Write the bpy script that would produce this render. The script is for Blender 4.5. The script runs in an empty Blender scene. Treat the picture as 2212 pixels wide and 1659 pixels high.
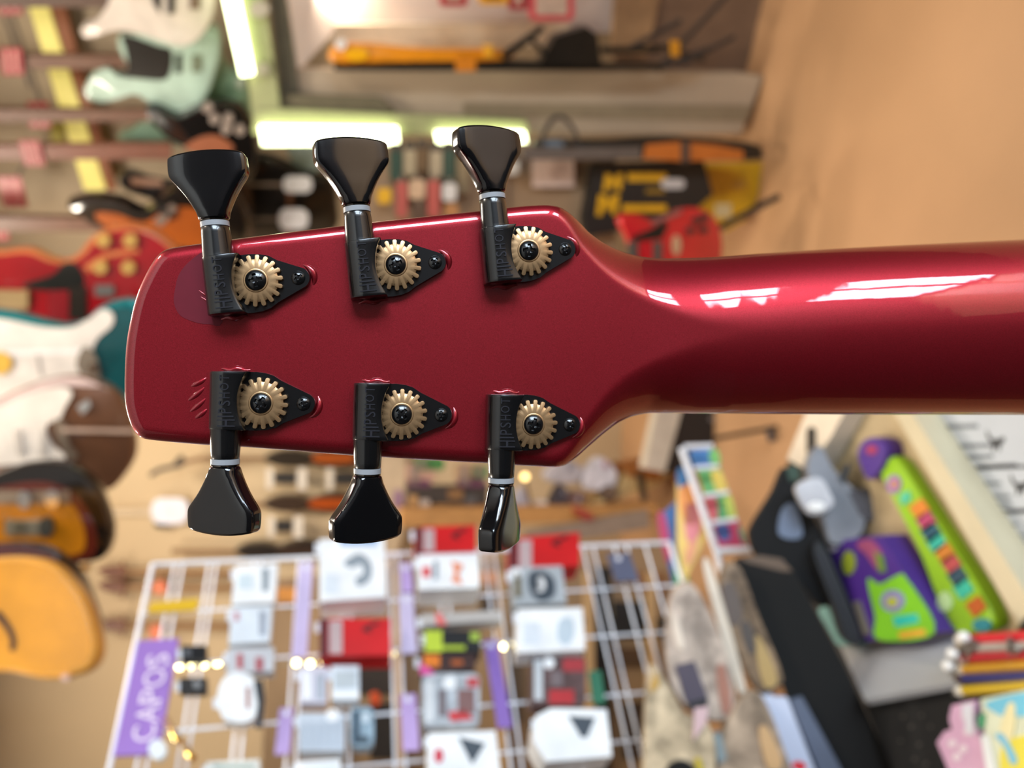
import bpy, bmesh, math, random
from mathutils import Vector, Matrix
random.seed(7)
scene = bpy.context.scene
COL = scene.collection

# ------------------------------------------------------------------ camera
CX, CY, FPX = 1106.0, 829.5, 1650.0          # the 2212 x 1659 frame
PITCH = math.radians(11.0)
CAM = Vector((0.0, 0.0, 1.30))
cp, sp = math.cos(PITCH), math.sin(PITCH)
FWD = Vector((0, cp, -sp)); RGT = Vector((0, -sp, -cp)); UPV = Vector((1, 0, 0))
cam_d = bpy.data.cameras.new('camera'); cam = bpy.data.objects.new('camera', cam_d); COL.objects.link(cam)
m = Matrix((RGT, UPV, -FWD)).transposed().to_4x4(); m.translation = CAM
cam.matrix_world = m
cam_d.sensor_fit = 'HORIZONTAL'; cam_d.sensor_width = 36.0; cam_d.lens = FPX / 2212.0 * 36.0
cam_d.clip_start = 0.01; cam_d.clip_end = 50
cam_d.dof.use_dof = True; cam_d.dof.focus_distance = 0.191; cam_d.dof.aperture_fstop = 9.0
scene.camera = cam
# ------------------------------------------------------------------ world, lights, exposure
w = bpy.data.worlds.new('world'); scene.world = w; w.use_nodes = True
w.node_tree.nodes['Background'].inputs[0].default_value = (1.0, 0.97, 0.93, 1)
w.node_tree.nodes['Background'].inputs[1].default_value = 0.18
def area(name, loc, target, sx, sy, power, color):
    d = bpy.data.lights.new(name, 'AREA'); d.shape = 'RECTANGLE'; d.size = sx; d.size_y = sy
    d.energy = power; d.color = color
    o = bpy.data.objects.new(name, d); COL.objects.link(o); o.location = loc
    o.rotation_euler = (Vector(target) - Vector(loc)).to_track_quat('-Z', 'Y').to_euler()
    return o
for wy, wz, sy, sz, pw in ((-2.35, 1.45, 0.9, 1.4, 108), (-1.5, 1.45, 0.5, 1.4, 58), (-2.35, 0.27, 0.9, 0.46, 34), (-1.5, 0.27, 0.5, 0.46, 18)):
    area('shop_window_daylight', (1.97, wy, wz), (-3, wy, wz), sy, sz, pw, (0.72, 0.86, 1.0))
for i, (lx, ly) in enumerate([(-1.0, 1.0), (0.5, 1.5), (-1.6, 2.6), (-0.2, 2.9), (1.3, 0.4), (-0.35, 2.0)]):  # last panel added to brighten the shaded floor
    area('ceiling_light_panel', (lx, ly, 2.96), (lx, ly, 0), 0.28, 0.28, 21, (1.0, 0.89, 0.74))
area('bay_downlight', (1.24, 2.368, 1.43), (1.236, 2.634, 0.961), 0.10, 0.10, 6.0, (1.0, 0.86, 0.70))
scene.view_settings.view_transform = 'Standard'; scene.view_settings.look = 'None'
scene.view_settings.gamma = 1.0; scene.view_settings.use_curve_mapping = False
scene.view_settings.exposure = 0.0

# ------------------------------------------------------------------ helpers
def lin(c): return tuple((v / 12.92 if v <= 0.04045 else ((v + 0.055) / 1.055) ** 2.4) for v in c)
def hexc(h):
    h = h.lstrip('#'); return lin(tuple(int(h[i:i + 2], 16) / 255 for i in (0, 2, 4)))
_mats = {}
def M(h, rough=0.5, metal=0.0, coat=0.0, emit=0.0, var=0.10, scale=18.0, name=None, alpha=1.0, bump=0.0):
    key = (h, rough, metal, coat, emit, var, scale, alpha, bump)
    if key in _mats: return _mats[key]
    mt = bpy.data.materials.new(name or 'surface_' + h.strip('#')); mt.use_nodes = True
    nt = mt.node_tree; b = nt.nodes['Principled BSDF']
    c = hexc(h)
    b.inputs['Base Color'].default_value = (*c, 1)
    b.inputs['Roughness'].default_value = rough; b.inputs['Metallic'].default_value = metal
    b.inputs['Coat Weight'].default_value = coat; b.inputs['Coat Roughness'].default_value = 0.04
    if var:
        tc = nt.nodes.new('ShaderNodeTexCoord'); nz = nt.nodes.new('ShaderNodeTexNoise'); rp = nt.nodes.new('ShaderNodeValToRGB')
        nz.inputs['Scale'].default_value = scale; nz.inputs['Detail'].default_value = 3
        rp.color_ramp.elements[0].position = 0.3; rp.color_ramp.elements[1].position = 0.7
        rp.color_ramp.elements[0].color = tuple(v * (1 - var) for v in c) + (1,)
        rp.color_ramp.elements[1].color = tuple(min(1, v * (1 + var)) for v in c) + (1,)
        nt.links.new(tc.outputs['Object'], nz.inputs['Vector']); nt.links.new(nz.outputs['Fac'], rp.inputs['Fac'])
        nt.links.new(rp.outputs['Color'], b.inputs['Base Color'])
        if bump:
            bp = nt.nodes.new('ShaderNodeBump'); bp.inputs['Strength'].default_value = bump; bp.inputs['Distance'].default_value = 0.002
            nt.links.new(nz.outputs['Fac'], bp.inputs['Height']); nt.links.new(bp.outputs['Normal'], b.inputs['Normal'])
    if emit:
        b.inputs['Emission Color'].default_value = (*c, 1); b.inputs['Emission Strength'].default_value = emit
    if alpha < 1:
        b.inputs['Alpha'].default_value = alpha
    _mats[key] = mt; return mt

WL = {}
def tag(o, label=None, cat=None, group=None, kind=None):
    if label: o['label'] = label
    if cat: o['category'] = cat
    if group: o['group'] = group
    if kind: o['kind'] = kind
    return o
def mk(name, verts, faces, mat, parent=None, smooth=False, origin=None):
    vs = [Vector(v) for v in verts]
    if origin is None:
        n = len(vs); origin = Vector((sum(v.x for v in vs) / n, sum(v.y for v in vs) / n, min(v.z for v in vs)))
    me = bpy.data.meshes.new(name); me.from_pydata([v - origin for v in vs], [], faces); me.materials.append(mat)
    bm = bmesh.new(); bm.from_mesh(me); bmesh.ops.recalc_face_normals(bm, faces=bm.faces); bm.to_mesh(me); bm.free()
    if smooth:
        me.polygons.foreach_set('use_smooth', [True] * len(me.polygons))
        if smooth != 'all':
            try: me.set_sharp_from_angle(angle=math.radians(smooth if smooth is not True else 40))
            except Exception: pass
    o = bpy.data.objects.new(name, me); COL.objects.link(o); WL[o] = origin.copy()
    if parent is not None:
        o.parent = parent; o.location = origin - WL[parent]
    else: o.location = origin
    return o
def empty(name, loc, parent=None):
    o = bpy.data.objects.new(name, None); COL.objects.link(o); WL[o] = Vector(loc); o.empty_display_size = 0.02
    if parent is not None: o.parent = parent; o.location = WL[o] - WL[parent]
    else: o.location = loc
    return o
def ray(px, py): return FWD + RGT * ((px - CX) / FPX) + UPV * ((CY - py) / FPX)
def P(px, py, d): return CAM + ray(px, py) * d
class Plane:
    def __init__(s, p, n): s.p = Vector(p); s.n = Vector(n).normalized()
    def at(s, px, py, off=0.0):
        r = ray(px, py); t = ((s.p + s.n * off) - CAM).dot(s.n) / r.dot(s.n); return CAM + r * t
    def shift(s, off): return Plane(s.p + s.n * off, s.n)
def crom(pts, k=6):
    out = []; n = len(pts)
    for i in range(n):
        p0, p1, p2, p3 = pts[i - 1], pts[i], pts[(i + 1) % n], pts[(i + 2) % n]
        for j in range(k):
            t = j / k; out.append(tuple(0.5 * ((2 * p1[a]) + (-p0[a] + p2[a]) * t + (2 * p0[a] - 5 * p1[a] + 4 * p2[a] - p3[a]) * t * t + (-p0[a] + 3 * p1[a] - 3 * p2[a] + p3[a]) * t ** 3) for a in range(2)))
    return out
def rrect(x0, y0, x1, y1, r=0.25, k=4):
    r = min(x1 - x0, y1 - y0) * r; out = []
    for cx, cy, a0 in ((x1 - r, y0 + r, -90), (x1 - r, y1 - r, 0), (x0 + r, y1 - r, 90), (x0 + r, y0 + r, 180)):
        for i in range(k + 1):
            a = math.radians(a0 + 90 * i / k); out.append((cx + r * math.cos(a), cy + r * math.sin(a)))
    return out
def rect(x0, y0, x1, y1): return [(x0, y0), (x1, y0), (x1, y1), (x0, y1)]
def oval(x, y, rx, ry=None, k=16):
    ry = ry or rx; return [(x + rx * math.cos(2 * math.pi * i / k), y + ry * math.sin(2 * math.pi * i / k)) for i in range(k)]
def slab(name, poly, pl, th, mat, off=0.0, parent=None, smooth=False, round_=0.0, ext=None):
    """a plate of real thickness: outline on a plane, extruded away from the viewer"""
    if smooth: poly = crom(poly, 5)
    front = [pl.at(x, y, off) for x, y in poly]; n = len(front)
    N = pl.n if ext is None else Vector(ext).normalized()
    c = sum(front, Vector()) / n
    rings = []
    if round_:
        for s, dd in ((1 - round_, 0.0), (1 - round_ * 0.3, 0.12), (1.0, 0.4), (1.0, 0.7), (1 - round_ * 0.3, 0.93), (1 - round_, 1.0)):
            rings.append([c + (v - c) * s - N * th * dd for v in front])
    else: rings = [front, [v - N * th for v in front]]
    verts = [v for r in rings for v in r]; faces = [tuple(range(n)), tuple(range((len(rings) - 1) * n, len(rings) * n))]
    for k in range(len(rings) - 1):
        for i in range(n):
            j = (i + 1) % n; faces.append((k * n + i, k * n + j, (k + 1) * n + j, (k + 1) * n + i))
    return mk(name, verts, faces, mat, parent, smooth=45 if (smooth or round_) else False)
def tube(name, pts, r, mat, parent=None, k=8, closed=False):
    pts = [Vector(p) for p in pts]; n = len(pts); verts = []; faces = []
    for i, p in enumerate(pts):
        a = pts[(i - 1) % n] if (i or closed) else p; b = pts[(i + 1) % n] if (i < n - 1 or closed) else p
        t = (b - a).normalized(); u = t.orthogonal() if i == 0 else (u - t * u.dot(t)); u = u.normalized(); v = t.cross(u)
        rr = r[i] if isinstance(r, (list, tuple)) else r
        for j in range(k):
            an = 2 * math.pi * j / k; verts.append(p + (u * math.cos(an) + v * math.sin(an)) * rr)
    for i in range(n if closed else n - 1):
        i2 = (i + 1) % n
        for j in range(k): faces.append((i * k + j, i * k + (j + 1) % k, i2 * k + (j + 1) % k, i2 * k + j))
    if not closed: faces += [tuple(range(k)), tuple(range((n - 1) * k, n * k))]
    return mk(name, verts, faces, mat, parent, smooth=60)
def ball(name, c, r, mat, parent=None, k=10):
    verts = []; faces = []
    for i in range(1, k // 2 + 2):
        th = math.pi * (i - 0.5) / (k // 2 + 1)
        for j in range(k):
            ph = 2 * math.pi * j / k; verts.append(Vector(c) + Vector((math.sin(th) * math.cos(ph), math.sin(th) * math.sin(ph), math.cos(th))) * r)
    R = k // 2 + 1
    for i in range(R - 1):
        for j in range(k): faces.append((i * k + j, i * k + (j + 1) % k, (i + 1) * k + (j + 1) % k, (i + 1) * k + j))
    faces += [tuple(range(k)), tuple(range((R - 1) * k, R * k))]
    return mk(name, verts, faces, mat, parent, smooth='all')
def item(name, label, cat, pl, parts, group=None, kind=None):
    """parts: (part name, outline, material, offset, thickness, options)"""
    base = sum((pl.at(x, y) for x, y in parts[0][1]), Vector()) / len(parts[0][1])
    base.z = min(pl.at(x, y).z for x, y in parts[0][1])
    if len(parts) == 1:
        pn, po, mt, off, th, *op = parts[0]; o = slab(name, po, pl, th, mt, off, None, **(op[0] if op else {}))
        return tag(o, label, cat, group, kind)
    e = tag(empty(name, base), label, cat, group, kind)
    for pn, po, mt, off, th, *op in parts:
        slab(pn, po, pl, th, mt, off, e, **(op[0] if op else {}))
    return e
_gl = {}
def glyph(ch):
    """outline lettering of one character as flat mesh data (verts in em, faces)"""
    if ch in _gl: return _gl[ch]
    cu = bpy.data.curves.new('glyph', 'FONT'); cu.body = ch; cu.resolution_u = 3
    ob = bpy.data.objects.new('glyph', cu); COL.objects.link(ob)
    dg = bpy.context.evaluated_depsgraph_get(); me = bpy.data.meshes.new_from_object(ob.evaluated_get(dg))
    vs = [(v.co.x, v.co.y) for v in me.vertices]; fs = [tuple(p.vertices) for p in me.polygons]
    x0 = min(v[0] for v in vs); x1 = max(v[0] for v in vs)
    _gl[ch] = ([(x - x0, y) for x, y in vs], fs, x1 - x0)
    bpy.data.objects.remove(ob); bpy.data.meshes.remove(me); bpy.data.curves.remove(cu); return _gl[ch]
for ch in 'HIPSOTCA': glyph(ch)
def emboss(letters, th):
    """letters: (char, x, y, width, height) -> verts (x,y,h), faces, with real relief"""
    V = []; F = []
    for ch, x, y, wd, ht in letters:
        vs, fs, cw = glyph(ch); y0 = min(v[1] for v in vs); y1 = max(v[1] for v in vs); b = len(V); n = len(vs)
        for hh in (th, -0.3 * th):
            V += [(x + v[0] / cw * wd, y + (v[1] - y0) / (y1 - y0) * ht, hh) for v in vs]
        cnt = {}
        for f in fs:
            F.append(tuple(b + i for i in f)); F.append(tuple(b + n + i for i in reversed(f)))
            for i in range(len(f)): cnt.setdefault(frozenset((f[i], f[(i + 1) % len(f)])), []).append((f[i], f[(i + 1) % len(f)]))
        for k, e in cnt.items():
            if len(e) == 1: p, q = e[0]; F.append((b + p, b + q, b + n + q, b + n + p))
    return V, F


# ================================================================== the room
def wall(name, a, b, z0, z1, mat, th=0.08):
    a = Vector((*a, 0)); b = Vector((*b, 0)); d = (b - a).normalized(); n = Vector((-d.y, d.x, 0))   # outward
    v = [Vector((q.x, q.y, z)) + n * t for t in (0, th) for q, z in ((a, z0), (b, z0), (b, z1), (a, z1))]
    return tag(mk(name, v, [(0, 1, 2, 3), (4, 5, 6, 7), (0, 1, 5, 4), (1, 2, 6, 5), (2, 3, 7, 6), (3, 0, 4, 7)], mat), kind='structure')
PA, PB, PC, PD_, PE = (2.0, -3.0), (2.0, 1.74), (0.488, 3.7), (-3.2, 3.9), (-3.2, -3.0)
BEIGE = M('#c8b08c', 0.7, var=0.05, scale=2, name='warm_beige_wall'); DIMW = M('#352b26', 0.8, var=0.1, scale=2, name='dim_wall')
wall('wall_right', PB, PA, 0, 3.0, DIMW); wall('wall_angled', PC, PB, 0, 3.0, M('#a4937a', 0.7, var=0.06, scale=3, name='grey_beige_wall'))
wall('wall_back', PD_, PC, 0, 3.0, BEIGE); wall('wall_left', PE, PD_, 0, 3.0, DIMW); wall('wall_front', PA, PE, 0, 3.0, DIMW)
fl = [(2.5, -3.1), (2.5, 4.0), (-3.3, 4.0), (-3.3, -3.1)]
for nm, z0, z1, mt in (('floor', -0.08, 0.0, M('#bd936c', 0.45, var=0.12, scale=1.6, name='tan_vinyl_floor')), ('ceiling', 3.0, 3.08, M('#d8d0c4', 0.8, var=0.03, name='off_white_ceiling'))):
    v = [(x, y, z) for z in (z0, z1) for x, y in fl]
    tag(mk(nm, v, [(0, 1, 2, 3), (4, 5, 6, 7), (0, 1, 5, 4), (1, 2, 6, 5), (2, 3, 7, 6), (3, 0, 4, 7)], mt), kind='structure')

# ================================================================== the red guitar neck and headstock
D0 = 206.0                                     # mm from the lens to the neck
MM = 0.001
def G(X, Y, W):                                # guitar space in mm (down the neck, across, towards the viewer) -> world
    return CAM + FWD * ((D0 - W) * MM) + RGT * (X * MM) + UPV * (Y * MM)
TH = math.radians(8.0); TT = math.tan(TH)
X0 = (1400 - CX) * D0 / FPX
def softp(t): return t if t > 20 else math.log1p(math.exp(t))
def wplane(X):                                 # back of the headstock, bending into the back of the neck
    s = 3.0; return TT * s * softp((X0 - X) / s)
def interp(tab, x):
    if x <= tab[0][0]: return tab[0][1]
    for (a, b), (c, d) in zip(tab, tab[1:]):
        if x <= c: return b + (d - b) * (x - a) / (c - a)
    return tab[-1][1]
def smooth_tab(tab):
    """monotone cubic through the table"""
    xs = [t[0] for t in tab]; ys = [t[1] for t in tab]; n = len(xs)
    dl = [(ys[i + 1] - ys[i]) / (xs[i + 1] - xs[i]) for i in range(n - 1)]
    ms = [dl[0]] + [0 if dl[i - 1] * dl[i] <= 0 else 2 * dl[i - 1] * dl[i] / (dl[i - 1] + dl[i]) for i in range(1, n - 1)] + [dl[-1]]
    def f(x):
        if x <= xs[0]: return ys[0]
        if x >= xs[-1]: return ys[-1] + ms[-1] * (x - xs[-1])
        i = max(k for k in range(n - 1) if xs[k] <= x); h = xs[i + 1] - xs[i]; t = (x - xs[i]) / h
        return (2 * t ** 3 - 3 * t * t + 1) * ys[i] + (t ** 3 - 2 * t * t + t) * h * ms[i] + (-2 * t ** 3 + 3 * t * t) * ys[i + 1] + (t ** 3 - t * t) * h * ms[i + 1]
    return f
# silhouette, tip to neck (photograph pixels; turned into millimetres below)
TOPL = [(273, 825), (274, 785), (278, 735), (285, 694), (292, 662), (302, 630), (314, 603), (328, 576), (342, 555), (355, 543), (372, 536.5), (397, 532), (441, 526), (508, 517), (640, 500), (747, 487), (900, 470), (1031, 456), (1092, 449), (1150, 444), (1178, 443), (1203, 446), (1228, 459), (1250, 478), (1274, 503), (1313, 529), (1353, 546), (1392, 555), (1431, 558), (1509, 557), (1650, 548), (1822, 537), (2212, 518), (4600, 420)]
BOTL = [(273, 825), (273.5, 857), (276, 880), (282, 904), (288, 921), (297, 936), (307, 945), (320, 949.5), (340, 952), (380, 956), (456, 962), (526, 966), (765, 984), (980, 997), (1055, 1001), (1150, 1007), (1198, 1009), (1218, 1006), (1241, 992), (1276, 961), (1308, 934), (1340, 911), (1372, 898), (1411, 892), (1500, 893), (1650, 894.5), (2212, 897), (4600, 935)]
ftop = smooth_tab(TOPL); fbot = smooth_tab(BOTL)
R_PX = smooth_tab([(273, 30), (1180, 30), (1215, 34), (1260, 52), (1310, 76), (1400, 112), (1500, 152), (1600, 172), (1750, 180), (4600, 250)])
RD = smooth_tab([(273, 3.6), (1180, 3.6), (1240, 5.5), (1310, 9.0), (1400, 13.0), (1500, 16.5), (1700, 18.0), (4600, 20)])
XP = (1106.0)
def edge_dep(px):
    W = 0.0
    for _ in range(6):
        X = (px - CX) * (D0 - W) / FPX; W = wplane(X) - RD(px)
    return D0 - W
def to_mm(px, py, dep): return ((px - CX) * dep / FPX, (CY - py) * dep / FPX)
stations = []
n1 = 44
for i in range(n1): stations.append(273.02 + (430 - 273.02) * (i / n1) ** 2.4)
px = 430.0
while px < 1160: stations.append(px); px += 12
while px < 1650: stations.append(px); px += 5
while px < 2240: stations.append(px); px += 22
while px < 4300: stations.append(px); px += 80
poly_out = []
for px in stations: dp = edge_dep(px); poly_out.append(to_mm(px, ftop(px), dp))
low = []
for px in stations: dp = edge_dep(px); low.append(to_mm(px, fbot(px), dp))
def seg_d(p, a, b):
    ax, ay = a; bx, by = b; dx, dy = bx - ax, by - ay; L = dx * dx + dy * dy
    t = 0 if L == 0 else max(0, min(1, ((p[0] - ax) * dx + (p[1] - ay) * dy) / L))
    return math.hypot(p[0] - ax - dx * t, p[1] - ay - dy * t)
NJ = 60; hv = []; hf = []; NS = len(stations)
js = [0.5 - 0.5 * math.cos(math.pi * j / (NJ - 1)) for j in range(NJ)]
js = [0.75 * t + 0.25 * (j / (NJ - 1)) for j, t in enumerate(js)]
for i, px in enumerate(stations):
    dp = edge_dep(px); rmm = R_PX(px) * dp / FPX; rd = RD(px); (xa, ya) = poly_out[i]; (xb, yb) = low[i]
    lo = max(0, i - 26); hi = min(NS - 1, i + 26)
    nexp = interp([(273, 2.0), (1190, 2.0), (1260, 1.5), (1400, 1.5), (1560, 1.9), (1700, 2.0), (4600, 2.0)], px)
    for t in js:
        p = (xa, ya + (yb - ya) * t)
        d = 1e9
        for k in range(lo, hi):
            d = min(d, seg_d(p, poly_out[k], poly_out[k + 1]), seg_d(p, low[k], low[k + 1]))
        if i < 60: d = min(d, seg_d(p, poly_out[0], low[0]))
        q = min(1.0, d / rmm); hgt = (1 - (1 - q) ** nexp) ** (1 / nexp)
        hv.append(G(p[0], p[1], wplane(p[0]) - rd * (1 - hgt)))
for i in range(NS - 1):
    for j in range(NJ - 1):
        a = i * NJ + j; hf.append((a, a + 1, a + NJ + 1, a + NJ))
# the sides and the front (towards the shop): edge rings lowered to the front face
nb = len(hv); rim = [i * NJ for i in range(NS)] + [(NS - 1) * NJ + j for j in range(1, NJ)] + [i * NJ + NJ - 1 for i in range(NS - 2, -1, -1)]
pts2 = [(poly_out[i][0], poly_out[i][1], stations[i]) for i in range(NS)] + [(poly_out[-1][0], poly_out[-1][1] + (low[-1][1] - poly_out[-1][1]) * js[j], stations[-1]) for j in range(1, NJ)] + [(low[i][0], low[i][1], stations[i]) for i in range(NS - 2, -1, -1)]
for (x, y, px) in pts2:
    tot = interp([(273, 14.0), (1200, 14.0), (1450, 20.5), (4600, 25)], px)
    hv.append(G(x, y * 0.985 , wplane(x) - max(tot, RD(px) + 2.5)))
nr = len(rim)
for k in range(nr):
    k2 = (k + 1) % nr; hf.append((rim[k], rim[k2], nb + k2, nb + k))
hf.append(tuple(nb + k for k in range(nr)))
def red_paint():
    mt = bpy.data.materials.new('candy_red_metallic_lacquer'); mt.use_nodes = True; nt = mt.node_tree; b = nt.nodes['Principled BSDF']
    tc = nt.nodes.new('ShaderNodeTexCoord'); nz = nt.nodes.new('ShaderNodeTexNoise'); nz.inputs['Scale'].default_value = 5000; nz.inputs['Detail'].default_value = 2
    rp = nt.nodes.new('ShaderNodeValToRGB')
    rp.color_ramp.elements[0].color = (0.225, 0.005, 0.010, 1); rp.color_ramp.elements[1].color = (0.31, 0.009, 0.019, 1)
    rp.color_ramp.elements[0].position = 0.35; rp.color_ramp.elements[1].position = 0.65
    nt.links.new(tc.outputs['Object'], nz.inputs['Vector']); nt.links.new(nz.outputs['Fac'], rp.inputs['Fac']); nt.links.new(rp.outputs['Color'], b.inputs['Base Color'])
    b.inputs['Metallic'].default_value = 0.75; b.inputs['Roughness'].default_value = 0.43
    b.inputs['Coat Weight'].default_value = 1.0; b.inputs['Coat Roughness'].default_value = 0.03; b.inputs['Coat IOR'].default_value = 1.55
    n2 = nt.nodes.new('ShaderNodeTexNoise'); n2.inputs['Scale'].default_value = 160; n2.inputs['Detail'].default_value = 1
    bp = nt.nodes.new('ShaderNodeBump'); bp.inputs['Strength'].default_value = 0.06; bp.inputs['Distance'].default_value = 0.0006
    nt.links.new(tc.outputs['Object'], n2.inputs['Vector']); nt.links.new(n2.outputs['Fac'], bp.inputs['Height']); nt.links.new(bp.outputs['Normal'], b.inputs['Coat Normal'])
    return mt
RED = red_paint()
BLK = M('#0b0b0c', 0.26, 0.0, coat=0.5, var=0.05, scale=60, name='gloss_black_metal')
BLK2 = M('#08080a', 0.14, 0.0, coat=0.5, var=0.0, name='polished_black_button')
BRASS = M('#c09a70', 0.36, 0.85, var=0.10, scale=900, name='brushed_brass')
LETR = M('#2a2a2f', 0.25, 0.0, coat=0.8, var=0, name='raised_letter_black')  # toned lighter than the housing in place of edge highlights
WASH = M('#96989c', 0.35, 0.0, var=0.05, scale=400, name='pale_nylon_washer')
guitar = tag(empty('electric_guitar', G(150, 0, -8)), 'glossy dark red guitar neck and headstock seen from behind, six black tuners', 'guitar')
mk('neck', hv, hf, RED, guitar, smooth=50)

# ------------------------------------------------------------------ tuners
EU = (math.cos(TH), -math.sin(TH)); EW = (math.sin(TH), math.cos(TH))     # headstock plane, (X, W) components
def on_plane(px, py, h):
    k = (px - CX) / FPX; hp = h / math.cos(TH); W = (TT * X0 - TT * k * D0 + hp) / (1 - TT * k); X = k * (D0 - W)
    return X, (CY - py) / FPX * (D0 - W), W
def revolve(prof, k, f):
    """prof: (radius, height) rings -> verts, faces through f(x, y, h)"""
    V = []; F = []; n = len(prof)
    for r, h in prof:
        for j in range(k): a = 2 * math.pi * j / k; V.append(f(r * math.cos(a), r * math.sin(a), h))
    for i in range(n - 1):
        for j in range(k): F.append((i * k + j, i * k + (j + 1) % k, (i + 1) * k + (j + 1) % k, (i + 1) * k + j))
    F += [tuple(range(k)), tuple(range((n - 1) * k, n * k))]
    return V, F
def screw(name, f, R, H, h0, rot, mat, parent):
    K = 64; rs = [0.0, 0.1, 0.2, 0.28, 0.36, 0.44, 0.52, 0.6, 0.66, 0.72, 0.8, 0.88, 0.94, 0.98, 1.0]
    V = []; F = []
    for r in rs[1:]:
        for j in range(K):
            a = 2 * math.pi * j / K; x, y = r * math.cos(a), r * math.sin(a); xr = x * math.cos(rot) + y * math.sin(rot); yr = -x * math.sin(rot) + y * math.cos(rot)
            h = H * (1 - 0.75 * r ** 2.4) if r < 0.98 else H * 0.12
            arm = min(abs(xr), abs(yr)); ln = max(abs(xr), abs(yr))
            if arm < 0.15 and ln < 0.60: h -= 0.62 * H * min(1, (0.63 - ln) / 0.1)
            elif arm < 0.21 and ln < 0.30: h -= 0.5 * H
            V.append(f(x * R, y * R, h0 + h))
    n = len(rs) - 1
    for i in range(n - 1):
        for j in range(K): F.append((i * K + j, i * K + (j + 1) % K, (i + 1) * K + (j + 1) % K, (i + 1) * K + j))
    c = len(V); V.append(f(0, 0, h0 + 0.38 * H))
    for j in range(K): F.append((j, (j + 1) % K, c))
    b = len(V)
    for j in range(K): a = 2 * math.pi * j / K; V.append(f(R * math.cos(a), R * math.sin(a), h0 - 0.5))
    for j in range(K): F.append(((n - 1) * K + j, (n - 1) * K + (j + 1) % K, b + (j + 1) % K, b + j))
    return mk(name, V, F, mat, parent, smooth=35)
HW = smooth_tab([(15.9, 3.1), (16.3, 3.55), (17.5, 3.7), (19.6, 4.5), (22.7, 6.1), (25.0, 7.6), (27.0, 9.0), (27.8, 9.25), (29.0, 9.3), (31.8, 9.2), (33.4, 9.0)])
HT = smooth_tab([(15.9, 2.7), (16.4, 3.1), (20, 3.05), (25, 2.85), (33.4, 2.6)])
def tuner(gx, gy, lean, side, phi, label, srot, sc=1.0, gph=0.0, screw_px=None):
    gX, gY, gW = on_plane(gx, gy, 3.4)
    ca, sa = math.cos(math.radians(lean)), math.sin(math.radians(lean))
    def L(b, a, h):                            # tuner frame: b towards the small screw, a along the post to the button, h off the wood
        if a > 6.3: a = 6.3 + (a - 6.3) * 0.95
        u = b * ca - a * sa * side; v = (b * sa + a * ca * side) if side > 0 else (b * sa - a * ca)
        if side < 0: u = b * ca + a * sa; v = b * sa - a * ca
        hh = (h - 3.4)
        return G(gX + u * EU[0] + hh * EW[0], gY + v, gW + u * EU[1] + hh * EW[1])
    # base plate: teardrop round the gear, running under the housing
    t = empty('tuning_machine', L(0, 0, 0), guitar); t['label'] = label
    out = []
    for i in range(13): a = math.radians(-118 + i * 200 / 12 * 0.62 + 0); out.append((6.9 * math.cos(a), 7.5 * math.sin(a)))
    plate = [(-11.4, -7.4), (-1.5, -7.7), (0.6, -7.5), (2.6, -6.9), (4.6, -5.6)]
    for i in range(9):
        a = math.radians(-56 + 112 * i / 8); plate.append((10.0 + 2.75 * math.cos(a), 2.75 * math.sin(a)))
    plate += [(5.2, 4.9), (3.4, 6.1), (1.2, 6.7), (-1.5, 6.9), (-11.4, 6.6)]
    V = [L(b, a, 2.0) for b, a in plate] + [L(b * 1.012, a * 1.012, 1.6) for b, a in plate] + [L(b * 1.012, a * 1.012, -0.3) for b, a in plate]; n = len(plate)
    F = [tuple(range(n)), tuple(range(2 * n, 3 * n))] + [(k * n + i, k * n + (i + 1) % n, (k + 1) * n + (i + 1) % n, (k + 1) * n + i) for k in (0, 1) for i in range(n)]
    mk('base_plate', V, F, BLK, t, smooth=35)
    # worm housing: rounded outside, flat lettered facet, hollowed edge towards the gear
    V = []; F = []; cs = [-7.75, -7.6, -7.3] + [-7 + i * 13.2 / 14 for i in range(15)] + [6.45, 6.6]; prof_n = 0
    for ci, a in enumerate(cs):
        ins = 0.35 if ci in (0, len(cs) - 1) else (0.1 if ci in (1, len(cs) - 2) else 0.0)
        br = -4.95 + 2.0 * ((a + 0.4) / 7.2) ** 2
        pr = [(-12.15 + ins, -0.2), (-12.15 + ins, 3.4)]
        for q in range(1, 7):
            an = math.radians(180 - q * 13.5); pr.append((-8.2 + (3.95 - ins) * math.cos(an), 3.4 + (3.95 - ins) * math.sin(an)))
        pr += [(-8.0, 7.42 - ins), (br - 0.55, 7.3 - ins), (br - 0.12, 7.05 - ins), (br, 6.6 - ins), (br, 1.9), (br, -0.2)]
        prof_n = len(pr)
        for b, h in pr: V.append(L(b, a, h))
    for i in range(len(cs) - 1):
        for j in range(prof_n): F.append((i * prof_n + j, i * prof_n + (j + 1) % prof_n, (i + 1) * prof_n + (j + 1) % prof_n, (i + 1) * prof_n + j))
    F += [tuple(range(prof_n)), tuple(range((len(cs) - 1) * prof_n, len(cs) * prof_n))]
    mk('worm_housing', V, F, BLK, t, smooth=38)
    # raised lettering, reading up the photograph
    s = 1 if side > 0 else -1
    lt = []; x = 0.55
    for ch, wd, ht in (('H', 1.75, 4.1), ('I', 0.35, 3.7), ('P', 1.25, 3.1), ('S', 1.3, 2.7), ('H', 1.35, 2.55), ('O', 1.75, 2.2), ('T', 1.35, 2.3)):
        lt.append((ch, x, 3.35 - ht * 0.82, wd, ht)); x += wd + 0.55
    tv, tf = emboss(lt, 0.26)
    if side > 0: f = lambda X_, Y_, H_: L(-5.3 - Y_ , -7.1 + X_, 7.33 + H_)
    else: f = lambda X_, Y_, H_: L(-5.3 - Y_, 6.2 - X_, 7.33 + H_)
    mk('lettering', [f(*v) for v in tv], tf, LETR, t)
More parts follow.
